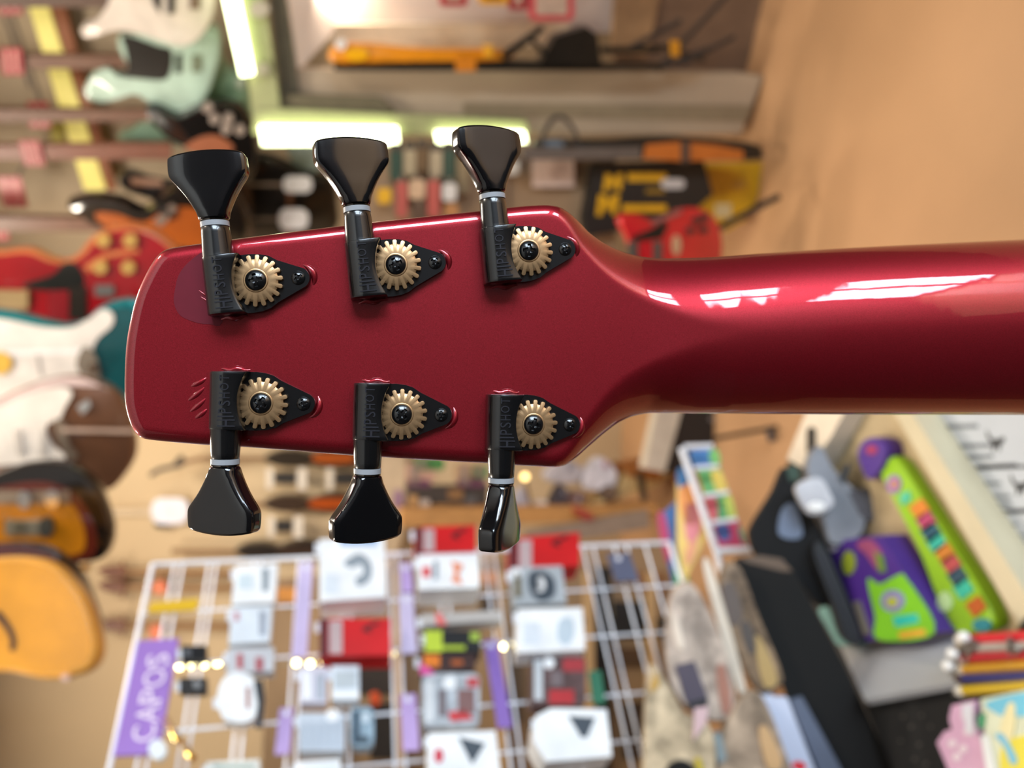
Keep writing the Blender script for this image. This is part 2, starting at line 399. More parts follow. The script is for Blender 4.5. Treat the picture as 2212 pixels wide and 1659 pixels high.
    # brass worm gear, 18 teeth
    K = 18; V = []; F = []; prof = []
    for i in range(K):
        for da, r in ((-0.5, 5.25), (-0.30, 5.35), (-0.24, 6.15), (-0.12, 6.42), (0.12, 6.42), (0.24, 6.15), (0.30, 5.35)):
            a = 2 * math.pi * (i + da + gph) / K; prof.append((r * math.cos(a), r * math.sin(a)))
    n = len(prof)
    rings = [([(3.0 * p[0] / math.hypot(*p), 3.0 * p[1] / math.hypot(*p)) for p in prof], 3.75), ([(4.75 * p[0] / math.hypot(*p), 4.75 * p[1] / math.hypot(*p)) for p in prof], 3.62), (prof, 3.3), (prof, 2.05)]
    for pr, h in rings: V += [L(b, a, h) for b, a in pr]
    for k in range(3): F += [(k * n + i, k * n + (i + 1) % n, (k + 1) * n + (i + 1) % n, (k + 1) * n + i) for i in range(n)]
    F += [tuple(range(n)), tuple(range(3 * n, 4 * n))]
    mk('gear', V, F, BRASS, t, smooth=30)
    V, F = revolve([(2.55, 3.9), (2.85, 3.95), (2.98, 3.8), (3.0, 3.6)], 40, lambda x, y, h: L(x, y, h)); mk('gear_collar', V, F, BRASS, t, smooth=60)
    screw('gear_screw', lambda x, y, h: L(x, y, h), 2.6, 1.15, 3.75, math.radians(srot), BLK, t)
    screw('mounting_screw', lambda x, y, h: L(10.0 + x, y, h), 1.75, 0.85, 1.95, math.radians(srot * 1.7 + 20), BLK, t)
    # post sleeve, nylon washer, metal collar, button (axis at b=-8.2, h=3.5)
    hz = 3.55
    ax = lambda r_, an, a: L(-8.2 + r_ * math.cos(an), a, hz + r_ * math.sin(an))
    def turned(name, prof, mat):
        V = []; F = []; k = 36
        for a, r in prof:
            for j in range(k): V.append(ax(r, 2 * math.pi * j / k, a))
        for i in range(len(prof) - 1):
            for j in range(k): F.append((i * k + j, i * k + (j + 1) % k, (i + 1) * k + (j + 1) % k, (i + 1) * k + j))
        F += [tuple(range(k)), tuple(range((len(prof) - 1) * k, len(prof) * k))]
        return mk(name, V, F, mat, t, smooth=40)
    turned('post_sleeve', [(6.3, 3.8), (6.7, 3.75), (7.2, 3.72), (12.5, 3.42), (13.9, 3.35), (14.1, 3.2)], BLK)
    turned('washer', [(14.1, 3.15), (14.15, 3.4), (15.45, 3.4), (15.5, 3.15)], WASH)
    turned('button_collar', [(15.5, 3.0), (15.55, 3.3), (15.85, 3.35), (16.1, 3.1), (16.3, 2.9)], M('#55504c', 0.15, 1.0, var=0))
    V = []; F = []; k = 44; aa = [15.95, 16.1, 16.4, 17, 18, 19, 20, 21, 22, 23, 24, 25, 26, 26.6, 27.0, 27.4, 27.8, 28.4, 29.5, 31, 32.4, 33.0, 33.35, 33.55]
    cf, sf = math.cos(math.radians(phi)), math.sin(math.radians(phi))
    for a in aa:
        wv, tv_ = HW(min(a, 33.0)), HT(min(a, 33.0)); e = interp([(15.9, 2.2), (18, 3.6), (25, 6.0), (34, 7.0)], a)
        if a > 32.9: q = (a - 32.9) / 0.65; wv -= 0.55 * q ** 2; tv_ -= 0.55 * q ** 2
        for j in range(k):
            an = 2 * math.pi * (j + 0.5) / k; c_, s_ = math.cos(an), math.sin(an)
            if wv > 4: an = math.atan2(tv_ * s_ * 1.0, wv * c_); 
            r_ = (abs(math.cos(an) / wv) ** e + abs(math.sin(an) / tv_) ** e) ** (-1 / e)
            x_, z_ = r_ * math.cos(an), r_ * math.sin(an)
            dome = 1.25 * (x_ / 9.5) ** 2 * max(0, min(1, (a - 28) / 4.5))
            V.append(L(-8.2 + x_ * cf - z_ * sf, a - dome, hz + x_ * sf + z_ * cf))
    for i in range(len(aa) - 1):
        for j in range(k): F.append((i * k + j, i * k + (j + 1) % k, (i + 1) * k + (j + 1) % k, (i + 1) * k + j))
    c0 = len(V); xs = -8.2
    F.append(tuple(range(k)))
    V.append(L(-8.2, 33.6, hz)); F += [((len(aa) - 1) * k + j, (len(aa) - 1) * k + (j + 1) % k, c0) for j in range(k)]
    mk('button', V, F, BLK2, t, smooth=32)
    # lacquer swollen up round the plate
    def ridge(pts, r):
        n_ = len(pts); rr = [r * math.sin(math.pi * (i + 0.35) / (n_ - 0.3)) + 0.04 for i in range(n_)]
        tube('lacquer_ridge', [L(b, a, -0.35) for b, a in pts], [q * MM for q in rr], RED, t, k=10)
    arc = [(10.0 + 3.75 * math.cos(math.radians(an)), 3.75 * math.sin(math.radians(an))) for an in range(-40, 81, 10)]
    ridge(arc, 1.0)
    ridge([(-11.2 + i * 0.8, -8.2 - 0.25 * math.sin(i * 1.3)) for i in range(12)], 0.9)
    return t, L
tuner(553, 606, 6.0, 1, 3, 'top-row tuner nearest the headstock tip, gold gear', 8, gph=0.1)
tuner(855, 572, 6.0, 1, -16, 'middle tuner of the upper row, gold gear', 20, gph=0.35)
tuner(1142, 542, 5.5, 1, -24, 'upper-row tuner beside the neck, gold gear', -5, gph=0.6)
tBL, LBL = tuner(564, 871, -1.0, -1, 24, 'lower-row tuner nearest the headstock tip, gold gear', 30, gph=0.2)
tuner(868, 895, -1.5, -1, -27, 'middle tuner of the lower row, gold gear', 40, gph=0.5)
tuner(1152, 917, -1.0, -1, -60, 'lower-row tuner beside the neck, button turned edge-on', 12, gph=0.75)
# creases pulled up in the lacquer beside the first lower tuner
for (xa, ya, xb, yb) in ((410, 836, 462, 806), (404, 868, 458, 822), (408, 892, 460, 846), (420, 905, 460, 872)):
    pts = []
    for i in range(9):
        t = i / 8; X, Y, W = on_plane(xa + (xb - xa) * t, ya + (yb - ya) * t + 3 * math.sin(3 * t), -0.55); pts.append(G(X, Y, W))
    tube('lacquer_crease', pts, [MM * (0.25 + 0.62 * math.sin(math.pi * min(1, 0.1 + i / 8))) for i in range(9)], RED, guitar, k=10)
for (xa, ya, xb, yb) in ((428, 626, 452, 644), (432, 640, 456, 656), (446, 612, 454, 628)):
    tube('lacquer_crease', [G(*on_plane(xa + (xb - xa) * i / 5, ya + (yb - ya) * i / 5, -0.05)) for i in range(6)], [MM * (0.05 + 0.28 * math.sin(math.pi * (i + .4) / 6)) for i in range(6)], RED, guitar, k=8)
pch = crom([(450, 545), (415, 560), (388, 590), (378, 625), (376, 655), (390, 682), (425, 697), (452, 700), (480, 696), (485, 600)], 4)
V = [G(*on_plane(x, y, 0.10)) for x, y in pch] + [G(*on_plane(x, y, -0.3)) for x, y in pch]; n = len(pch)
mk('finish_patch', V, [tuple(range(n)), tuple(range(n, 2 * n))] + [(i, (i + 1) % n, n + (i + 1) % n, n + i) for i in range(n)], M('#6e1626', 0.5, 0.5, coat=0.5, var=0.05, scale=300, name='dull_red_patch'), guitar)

# ================================================================== the shop behind: planes the things stand or hang on
GW = Plane(P(350, 150, 2.5), (-0.79, -0.61, 0))        # angled guitar wall
AL = Plane(P(1640, 250, 2.52), (-0.49, -0.87, 0))      # face of the lit display bay
MID = Plane(P(1500, 450, 2.45), (-0.25, -0.97, 0))     # things standing left of the bay
BK = Plane(P(900, 1080, 3.1), (0.10, -0.995, 0))       # far display
RKN = Vector((0.69, -0.72, 0)).normalized(); RKH = Vector((0.72, 0.69, 0)).normalized()
RK = Plane(P(800, 1300, 1.12), RKN)                    # wire rack of capos
def VF(d, px=1106, py=830, n=(0.0, -1.0, 0)): return Plane(P(px, py, d), n)
SM = dict(smooth=True); RO = dict(smooth=True, round_=0.05)
WHT = M('#e9e6e2', 0.4); BK_ = M('#15130f', 0.35, var=0.2); CHROME = M('#d8d8d6', 0.12, 1.0, var=0)
# ---- display bay: LED cove, frame, side pillar
def led(name, label, pl, poly):
    return tag(slab(name, poly, pl, 0.012, M('#f4ffc8', 0.5, emit=7.0, var=0), 0.03), label, 'light strip')
led('led_strip', 'level lime-white LED strip under the hung white bass', AL, [(470, -60), (505, -60), (548, 160), (520, 165)])
led('led_strip', 'long upright lime-white LED strip beside the display bay', AL, [(560, 272), (858, 276), (862, 312), (566, 314)])
led('led_strip', 'short upright LED strip ending by the black bag loop', AL, [(940, 285), (1133, 285), (1138, 308), (945, 310)])
pale = M('#9c9f76', 0.5, var=0.05); greyf = M('#6f6a58', 0.6, var=0.1)  # green light of the LED strip is put into the rail colour
item('display_bay_frame', 'pale green-lit frame round the display bay opening', 'frame', AL, [
    ('rail', [(505, -80), (560, -80), (610, 262), (548, 275)], pale, 0.0, 0.05),
    ('rail', [(548, 240), (600, 235), (1140, 262), (1140, 290), (545, 290)], pale, 0.005, 0.05),
    ('inner_rail', [(575, -80), (610, -80), (650, 225), (610, 240)], greyf, -0.05, 0.05),
    ('reveal', [(610, 205), (820, 212), (850, 235), (820, 250), (600, 250)], M('#6d6650', 0.6), -0.02, 0.05),
    ('dot', oval(560, 20, 22, 18), M('#b9b2a0', 0.4), 0.02, 0.01), ('dot', oval(562, 150, 20, 14), M('#a9a48e', 0.4), 0.02, 0.01)])
item('bay_side_panel', 'beige upright side panel of the display bay standing on the floor', 'panel', AL.shift(-0.06), [
    ('panel', [(640, 150), (1600, 158), (1648, 165), (1600, 290), (1130, 288), (640, 232)], M('#b5a48e', 0.55, var=0.06, scale=4), 0.0, 0.06),
    ('band', [(1000, 222), (1625, 228), (1612, 262), (1000, 250)], M('#8e8068', 0.6), 0.004, 0.006)])
item('bay_back_panel', 'pale lilac-grey back panel inside the display bay', 'panel', AL.shift(-0.22), [
    ('panel', [(600, -150), (1330, -150), (1330, 70), (720, 70), (640, 160), (600, 160)], M('#c9bab0', 0.5, var=0.05, scale=4), 0, 0.02),
    ('ledge', [(720, 52), (1230, 52), (1235, 100), (720, 100)], M('#dccbb0', 0.5), 0.06, 0.05)])
item('bay_lining', 'brown wooden lining at the bottom of the display bay', 'panel', AL.shift(-0.20), [
    ('panel', [(1330, -150), (1790, -150), (1690, 160), (1330, 160)], M('#7d6450', 0.6, var=0.12, scale=6), 0.0, 0.03),
    ('strip', [(1340, -150), (1450, -150), (1400, 120), (1320, 120)], M('#a78560', 0.5), 0.02, 0.02)])
item('amber_guitar', 'amber guitar lying edge-on along the display bay ledge', 'guitar', AL.shift(0.02), [
    ('body', [(722, 95), (780, 92), (900, 104), (1090, 108), (1092, 130), (900, 134), (722, 138)], M('#d98a1a', 0.25, coat=0.6), 0.0, 0.05, RO),
    ('edge', [(722, 134), (1100, 132), (1330, 140), (1330, 153), (722, 152)], BK_, 0.0, 0.06),
    ('pickup', rect(985, 128, 1028, 154), M('#d07f1e', 0.4), 0.01, 0.02),
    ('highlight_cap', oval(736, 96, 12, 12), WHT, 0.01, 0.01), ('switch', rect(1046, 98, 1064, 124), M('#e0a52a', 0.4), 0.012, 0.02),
    ('knob', oval(770, 118, 26, 14), M('#f2b416', 0.3), 0.008, 0.01)])
e = item('folding_stand', 'black folding stand with crossed legs beside the amber guitar', 'stand', AL.shift(0.03), [
    ('saddle', [(1160, 150), (1200, 78), (1268, 58), (1290, 75), (1300, 150)], BK_, 0.0, 0.07),
    ('leg', [(1080, 118), (1170, 55), (1178, 64), (1092, 130)], BK_, 0.0, 0.02), ('leg', [(1142, 86), (1150, 80), (1190, 122), (1180, 128)], BK_, 0.01, 0.02),
    ('base_bar', rect(1090, 138, 1430, 152), BK_, 0.0, 0.03), ('foot', [(1300, 102), (1430, 98), (1430, 114), (1300, 116)], BK_, 0, 0.02)])
e = tag(empty('microphone_stand', AL.at(1480, 150)), 'thin dark tripod stand with yellow clip at the bay bottom', 'stand')
for a, b in (((1350, 110), (1470, 45)), ((1430, 140), (1580, -20)), ((1470, 140), (1585, 80)), ((1430, 100), (1520, 130)), ((1420, 150), (1530, 105))):
    tube('rod', [AL.at(*a, 0.02), AL.at(*b, 0.02)], 0.008, M('#2b2119', 0.4), e)
slab('clip', rect(1452, 88, 1468, 122), AL, 0.02, M('#c88a1e', 0.4), 0.04, e)
for (x0, x1, y1, lab, cc) in ((950, 1010, 14, 'small red packet with pink edge hanging highest in the bay', '#a82a33'), (1035, 1098, 10, 'yellow packet hanging between two red packets', '#d89a1c'), (1145, 1240, 45, 'red and grey packet nearest the brown lining', '#c4424c'), (1100, 1140, 22, 'narrow dark red packet beside the yellow packet', '#96222a')):
    item('hanging_packet', lab, 'packet', AL.shift(0.0), [('pack', rrect(x0, -90, x1, y1, 0.15), M(cc, 0.35), 0.0, 0.03), ('label', rect(x0 + 12, -70, x1 - 14, y1 - 12), M('#b8a08f' if cc != '#d89a1c' else '#7c4a14', 0.4), 0.002, 0.002)], group='packets hanging in the display bay')
# ---- guitar wall: slats, yellow lit rail, hung guitars, red tags
def lerp(a, b, t): return (a[0] + (b[0] - a[0]) * t, a[1] + (b[1] - a[1]) * t)
e = item('wall_rail', 'yellow and orange display rail running behind the hung guitar necks', 'rail', GW.shift(-0.13), [
    ('yellow_band', [(40, -60), (80, -60), (228, 410), (182, 410)], M('#e0d474', 0.5, emit=0.35, var=0.03), 0.0, 0.03),  # band made to glow faintly by itself, no lamp in it
    ('orange_band', [(84, -60), (118, -60), (250, 410), (232, 410)], M('#8a4c1e', 0.5), -0.005, 0.03),
    ('glow_band', [(105, 255), (125, 255), (140, 318), (112, 318)], M('#a8a040', 0.5), 0.0, 0.03)])  # glow put in as plain colour
for a, b in (((-30, -60), (60, 190)), ((20, 30), (90, 240)), ((60, 330), (10, 430)), ((250, -60), (330, 240))):
    slab('slat_groove', [a, (a[0] + 8, a[1]), (b[0] + 8, b[1]), b], GW.shift(-0.195), 0.006, M('#6f6254', 0.6), 0, bpy.data.objects['wall_angled'])
wood = M('#6b4a38', 0.45, var=0.15, scale=30); dwood = M('#533b2e', 0.45, var=0.15, scale=30)
def gneck(parent, pl, poly, off, mat=None): slab('neck', poly, pl, 0.02, mat or wood, off, parent)
def tagcard(x0, y0, x1, y1, sk, lab, pl=GW):
    q = [(x0, y0), (x1, y0), (x1 + sk, y1), (x0 + sk, y1)]
    e = item('price_tag', lab, 'tag', pl, [('card', q, M('#9c1f28', 0.4), 0.10, 0.004)] +
        [('print', [lerp(lerp(q[0], q[1], t), lerp(q[3], q[2], t), s) for t, s in ((f, .08), (f + .13, .08), (f + .13, .92), (f, .92))], M('#cf9890', 0.5), 0.103, 0.002) for f in (0.2, 0.62)], group='red price tags on the guitar wall')
tagcard(-5, -8, 45, 32, 4, 'red price tag highest in the row, cut by the corner')
tagcard(0, 104, 46, 162, 6, 'red price tag on the neck of the mint guitar')
tagcard(58, 222, 104, 276, 6, 'red price tag on the neck of the black guitar')
tagcard(40, 304, 84, 358, 14, 'red price tag on the fourth reddish neck')
tagcard(-8, 382, 44, 448, 16, 'red price tag lowest of the row, tilted')
tagcard(-20, 462, 12, 520, 8, 'orange-red tag edge beneath the lowest red tag')
bass = item('electric_bass', 'white electric bass hanging above the mint guitar', 'bass', GW, [
    ('body', [(172, 66), (180, 84), (205, 80), (245, 68), (300, 76), (350, 92), (395, 104), (430, 88), (458, 50), (466, 0), (465, -60), (430, -110), (380, -120), (330, -90), (270, -60), (240, -10), (225, 22), (200, 52)], M('#d8cdc4', 0.25, coat=0.8), 0.16, 0.05, RO),
    ('pickguard', [(325, -40), (330, 5), (345, 30), (350, -40)], BK_, 0.163, 0.002), ('pickup', rect(362, -40, 376, 30), BK_, 0.166, 0.004), ('bridge', rect(410, -30, 432, 20), M('#7d6a58', 0.4, 0.6), 0.167, 0.005),
    ('neck', rect(-200, -30, 290, 16), dwood, 0.145, 0.02)], group='instruments hung on the angled wall')
item('mint_guitar', 'mint green electric guitar with black pickguard and dark pickups', 'guitar', GW, [
    ('body', [(180, 196), (185, 215), (210, 224), (245, 218), (290, 206), (325, 226), (370, 248), (410, 246), (445, 215), (466, 165), (478, 110), (470, 70), (430, 60), (380, 72), (300, 72), (255, 80), (262, 120), (300, 165), (255, 168), (230, 150), (200, 165)], M('#b3cfc2', 0.3, coat=0.6), 0.10, 0.05, RO),
    ('pickguard', [(264, 82), (285, 80), (340, 100), (370, 112), (362, 168), (320, 172), (275, 166), (256, 158), (275, 150), (272, 110)], BK_, 0.103, 0.003, SM),
    ('pickup', rect(378, 118, 392, 158), M('#2c3a30', 0.4), 0.104, 0.004), ('bridge', rect(414, 120, 436, 156), M('#6f7a66', 0.4), 0.104, 0.004),
    ('neck', [(-200, 118), (270, 122), (270, 150), (-200, 146)], wood, 0.085, 0.02)], group='instruments hung on the angled wall')
item('green_guitar', 'half hidden pale green guitar body behind the mint and black guitars', 'guitar', GW, [
    ('body', [(255, 305), (280, 290), (310, 262), (355, 285), (420, 200), (470, 120), (490, 150), (530, 175), (542, 220), (540, 270), (500, 310), (350, 318)], M('#8fb39c', 0.3, coat=0.5), 0.03, 0.045, RO),
    ('knob', oval(518, 180, 10, 12), M('#c7d6c6', 0.3), 0.036, 0.01)], group='instruments hung on the angled wall')
e = item('black_guitar', 'gloss black guitar body with four pale knobs beneath the mint guitar', 'guitar', GW, [
    ('body', [(312, 240), (340, 238), (380, 255), (430, 235), (480, 226), (520, 240), (545, 280), (556, 330), (550, 380), (520, 398), (460, 350), (400, 320), (360, 300), (335, 275)], M('#0f0e0e', 0.15, coat=1), 0.14, 0.05, RO),
    ('neck', [(-200, 236), (320, 240), (330, 262), (-200, 264)], wood, 0.125, 0.02),
    ('pickguard', [(400, 322), (430, 298), (470, 294), (505, 320), (470, 338)], M('#9a5a3c', 0.4), 0.142, 0.003, SM)] +
    [('knob', oval(x, y, 11, 11), M('#9b8d86', 0.3), 0.15, 0.012) for x, y in ((463, 258), (493, 258), (488, 280), (518, 282), (448, 234))], group='instruments hung on the angled wall')
item('sunburst_bass', 'sunburst bass with long black horn and chrome control plate', 'bass', GW, [
    ('body', [(144, 448), (156, 440), (200, 432), (260, 440), (310, 462), (345, 430), (400, 400), (470, 400), (520, 430), (540, 500), (500, 560), (400, 560), (300, 520), (240, 500), (195, 486), (165, 464)], M('#191411', 0.2, coat=0.8), 0.20, 0.05, RO),
    ('burst', [(205, 462), (250, 462), (310, 480), (360, 452), (420, 450), (470, 480), (480, 530), (400, 535), (300, 505), (230, 490)], M('#a8561c', 0.25, coat=0.7), 0.202, 0.003, SM),
    ('control_plate', [(332, 478), (370, 440), (384, 452), (346, 492)], M('#b9a79c', 0.25, 0.7), 0.21, 0.006), ('knob', oval(352, 455, 10), CHROME, 0.216, 0.01), ('knob', oval(372, 466, 9), CHROME, 0.216, 0.01),
    ('neck', [(-200, 468), (240, 472), (240, 500), (-200, 500)], wood, 0.18, 0.02)], group='instruments hung on the angled wall')
item('dark_guitar', 'charcoal guitar body with curved horn above the sunburst bass', 'guitar', GW, [
    ('body', [(255, 392), (275, 380), (320, 396), (380, 402), (430, 390), (470, 380), (490, 420), (440, 440), (360, 440), (300, 424), (268, 412)], M('#2a2728', 0.3, coat=0.4), 0.12, 0.045, RO),
    ('pickguard', [(282, 384), (350, 390), (352, 402), (284, 400)], M('#b98e74', 0.4), 0.122, 0.003), ('neck', [(-200, 318), (370, 312), (370, 345), (-200, 345)], M('#7d4c38', 0.45), 0.09, 0.02)], group='instruments hung on the angled wall')
item('black_bass', 'black bass body hung with small white price cards', 'bass', GW.shift(-0.05), [
    ('body', [(470, 400), (540, 345), (600, 352), (660, 382), (715, 400), (728, 445), (720, 505), (600, 530), (480, 520)], M('#120f0e', 0.3, coat=0.4), 0.10, 0.05, RO),
    ('binding', [(620, 400), (634, 400), (632, 520), (616, 520)], M('#6a4630', 0.4), 0.103, 0.002), ('neck', [(470, 360), (540, 352), (548, 520), (480, 520)], dwood, 0.104, 0.01)], group='instruments hung on the angled wall')
for (x0, y0, x1, y1, lab) in ((612, 382, 674, 416, 'white price card nearer the LED strip on the black bass'), (602, 452, 666, 496, 'larger white price card near the headstock edge')):
    tag(slab('price_card', rrect(x0, y0, x1, y1, 0.4), GW, 0.004, M('#d9dbe4', 0.4), 0.10), lab, 'tag', 'white price cards')
    slab('string', rect(x0 - 80, (y0 + y1) / 2 - 3, x0 + 10, (y0 + y1) / 2 + 3), GW, 0.003, M('#7a6a5e', 0.5), 0.098, bpy.data.objects[[o for o in WL][-1].name])
item('blue_cloth', 'pale blue folded cloth between the LED strip and black bass', 'cloth', GW.shift(-0.05), [('fold', [(625, 320), (700, 318), (705, 362), (650, 372), (630, 350)], M('#9fb0b0', 0.7), 0.05, 0.03, RO)])
# ---- accessories on the far wall between the tuners
for i, (x, y0, y1, cc) in enumerate(((855, 318, 392, '#31483a'), (885, 315, 380, '#a99a7c'), (912, 312, 372, '#6e5638'), (942, 318, 385, '#b0a084'), (970, 315, 395, '#3b4f40'), (1000, 330, 420, '#8b7a5c'), (1108, 340, 378, '#cfc8bd'))):
    labs = ['dark green hanging packet beside the middle tuner button', 'pale long hanging packet next to the dark green one', 'brown hanging packet in the upper packet row', 'pale cream hanging packet before the last upper tuner', 'green hanging packet partly behind the upper tuner near the neck', 'brown packet low behind the same tuner', 'small white bulb-shaped packet beside the pale poster']
    item('hanging_packet', labs[i], 'packet', MID, [('pack', rrect(x - 13, y0, x + 13, y1, 0.4), M(cc, 0.5), 0.0, 0.02), ('header', rect(x - 11, y0 - 10, x + 11, y0 + 8), M('#4a4034', 0.5), 0.001, 0.012)], group='packets on the far accessory wall')
for i, (x0, y0, x1, y1, cc, lab) in enumerate(((815, 406, 845, 440, '#d8a51f', 'bright yellow packet beside the middle tuner washer'), (856, 392, 880, 470, '#b0564c', 'left one of two dusty red packets'), (884, 388, 918, 430, '#c9a888', 'tan packet between the dusty red packets'), (924, 390, 950, 470, '#b5584e', 'dusty red packet beside the small white packet'), (956, 396, 986, 434, '#d5d0cb', 'small white packet in the lower packet row'), (890, 438, 920, 480, '#5a4434', 'dark brown packet under the tan packet'), (960, 440, 990, 470, '#b07c4c', 'orange-brown packet below the white packet'))):
    item('hanging_packet', lab, 'packet', MID, [('pack', rrect(x0, y0, x1, y1, 0.25), M(cc, 0.5), 0.02, 0.02), ('hanger', rect((x0 + x1) / 2 - 4, y0 - 12, (x0 + x1) / 2 + 4, y0 + 2), M('#8a7a68', 0.5), 0.015, 0.006)], group='packets on the far accessory wall')
item('accessory_board', 'brown pegboard carrying the hanging packets', 'board', MID.shift(-0.03), [('board', [(742, 312), (1140, 312), (1330, 330), (1330, 560), (900, 560), (742, 520)], M('#8d7357', 0.6, var=0.1), 0.0, 0.02), ('batten', rect(1080, 330, 1098, 480), M('#7a624a', 0.6), 0.008, 0.008)])
item('poster', 'pale pinkish poster pinned to the beige board', 'poster', MID, [('sheet', rect(1150, 345, 1240, 404), M('#cdb5a8', 0.5, var=0.08, scale=30), 0.0, 0.004), ('mark', [(1185, 360), (1215, 352), (1222, 372), (1192, 390)], M('#bda396', 0.5), 0.001, 0.001)])
e = item('gig_bag', 'long black bag with orange guitar inside leaning beside the bay panel', 'bag', MID.shift(0.10), [
    ('shell', [(1165, 300), (1300, 300), (1420, 292), (1560, 300), (1640, 312), (1652, 330), (1640, 345), (1480, 345), (1300, 338), (1180, 330)], BK_, 0.0, 0.06, RO),
    ('orange_panel', [(1396, 312), (1470, 306), (1550, 314), (1606, 326), (1606, 346), (1470, 348), (1390, 342)], M('#b5641f', 0.4), 0.004, 0.02), ('grey_panel', rect(1130, 318, 1384, 344), M('#5d524a', 0.6), 0.003, 0.02), ('band', rect(1472, 306, 1490, 352), M('#4a3a30', 0.5), 0.008, 0.02)])
tube('strap', [MID.at(x, y, 0.12) for x, y in crom([(1170, 305), (1190, 262), (1212, 252), (1232, 270), (1245, 302), (1210, 308)], 4)[:20]], 0.007, M('#3a332c', 0.6), e)
yel = M('#cf9d14', 0.4)
e = item('product_carton', 'black carton with big yellow letters standing on the floor', 'carton', MID.shift(0.03), [
    ('box', [(1285, 352), (1520, 345), (1540, 420), (1470, 480), (1270, 510), (1262, 470)], M('#191510', 0.5), 0.0, 0.1),
    ('letter', [(1308, 375), (1318, 375), (1326, 392), (1334, 374), (1346, 374), (1342, 412), (1332, 412), (1330, 396), (1322, 408), (1316, 396), (1312, 414), (1302, 414)], yel, 0.002, 0.002),
    ('letter', [(1294, 420), (1306, 420), (1314, 436), (1324, 420), (1338, 420), (1332, 464), (1322, 464), (1320, 444), (1312, 456), (1305, 442), (1300, 466), (1288, 466)], yel, 0.002, 0.002),
    ('line', rect(1356, 374, 1440, 392), yel, 0.002, 0.002), ('line', rect(1345, 442, 1440, 458), yel, 0.002, 0.002), ('line', rect(1395, 408, 1435, 418), M('#8a6a14', 0.5), 0.002, 0.002),
    ('label', rrect(1428, 386, 1480, 408, 0.5), M('#b9b6b4', 0.5), 0.003, 0.002)])
item('yellow_carton', 'yellow carton with dark corner behind the red guitar', 'carton', MID.shift(-0.14), [
    ('box', [(1515, 352), (1648, 350), (1640, 420), (1610, 475), (1570, 500), (1470, 480), (1520, 420)], M('#cfa012', 0.45), 0.06, 0.2),
    ('print', [(1580, 396), (1610, 388), (1612, 404), (1584, 410)], M('#b98f3a', 0.5), 0.062, 0.002), ('print', rect(1545, 440, 1580, 470), M('#d3c08c', 0.5), 0.062, 0.002)])
item('red_guitar', 'bright red double-cutaway guitar on a stand behind the neck', 'guitar', MID.shift(0.28), [
    ('body', [(1338, 474), (1352, 462), (1380, 462), (1405, 474), (1440, 470), (1470, 452), (1505, 448), (1540, 462), (1560, 500), (1562, 560), (1540, 620), (1480, 650), (1430, 640), (1400, 610), (1350, 640), (1335, 610), (1370, 570), (1358, 520), (1345, 495)], M('#c01520', 0.2, coat=0.9), 0.0, 0.045, RO),
    ('pickguard', [(1362, 512), (1400, 498), (1435, 478), (1444, 486), (1430, 515), (1372, 522)], BK_, 0.003, 0.003), ('pickup', rect(1358, 522, 1378, 600), M('#5c5a55', 0.3, 0.4), 0.006, 0.006), ('pickup', rect(1412, 522, 1430, 600), M('#5c5a55', 0.3, 0.4), 0.006, 0.006),
    ('tailpiece', oval(1462, 530, 9, 22), M('#cdb08c', 0.3, 0.4), 0.008, 0.008), ('edge_trim', [(1405, 476), (1470, 454), (1474, 460), (1410, 486)], M('#8f5a54', 0.4), 0.004, 0.002)] + [('knob', oval(x, y, 8), M('#3f2a26', 0.4), 0.012, 0.012) for x, y in ((1492, 498), (1506, 476), (1522, 496), (1524, 470))])
tube('stand_arm', [MID.at(1540, 500, 0.22), MID.at(1682, 424, 0.22)], 0.01, BK_, None)
o = [o for o in WL][-1]; o.name = 'stand_arm'; tag(o, 'black slanting guitar stand arm behind the red guitar', 'stand')
# ---- row of guitars hung high, nearer, tip side of the headstock
def hung(name, label, cat, d, at, n, parts): return item(name, label, cat, VF(d, at[0], at[1], n), parts, group='guitars hung in the high row')
hung('semi_hollow_guitar', 'cherry red semi-hollow guitar with gold knobs and cream binding', 'guitar', 2.25, (150, 580), (-0.3, -0.95, 0), [
    ('body', [(-120, 560), (-60, 545), (0, 540), (60, 536), (110, 556), (140, 560), (170, 545), (200, 510), (240, 490), (290, 488), (340, 505), (385, 545), (410, 620), (400, 700), (340, 760), (240, 770), (120, 740), (0, 760), (-100, 720), (-140, 640)], M('#c8703c', 0.3, coat=0.6), 0.0, 0.05, RO),
    ('top', [(-110, 566), (-60, 558), (0, 552), (60, 548), (105, 566), (145, 570), (182, 552), (212, 516), (245, 500), (290, 498), (335, 514), (374, 552), (394, 620), (386, 694), (336, 745), (240, 752), (120, 728), (0, 745), (-95, 705), (-128, 640)], M('#9a0d18', 0.2, coat=0.7), 0.002, 0.004, SM),
    ('pickguard', [(52, 612), (110, 595), (140, 568), (168, 575), (178, 618), (110, 628), (58, 622)], BK_, 0.006, 0.003, SM), ('pickup', rect(104, 628, 148, 690), M('#8e1a22', 0.3), 0.005, 0.002), ('pickup', rect(150, 620, 186, 690), M('#332822', 0.35, 0.3), 0.009, 0.008), ('bridge', rect(205, 616, 245, 640), M('#8f8a86', 0.3, 0.6), 0.01, 0.01),
    ('binding_curve', [(180, 575), (230, 545), (300, 536), (300, 546), (236, 556), (190, 590)], M('#c8703c', 0.4), 0.005, 0.003), ('neck', rect(-700, 628, 60, 668), M('#a5875c', 0.4), 0.02, 0.03)] +
    [('knob', oval(x, y, 15, 15), M('#caa25a', 0.3, 0.3), 0.02, 0.02) for x, y in ((222, 520), (280, 520), (216, 578), (276, 578))])
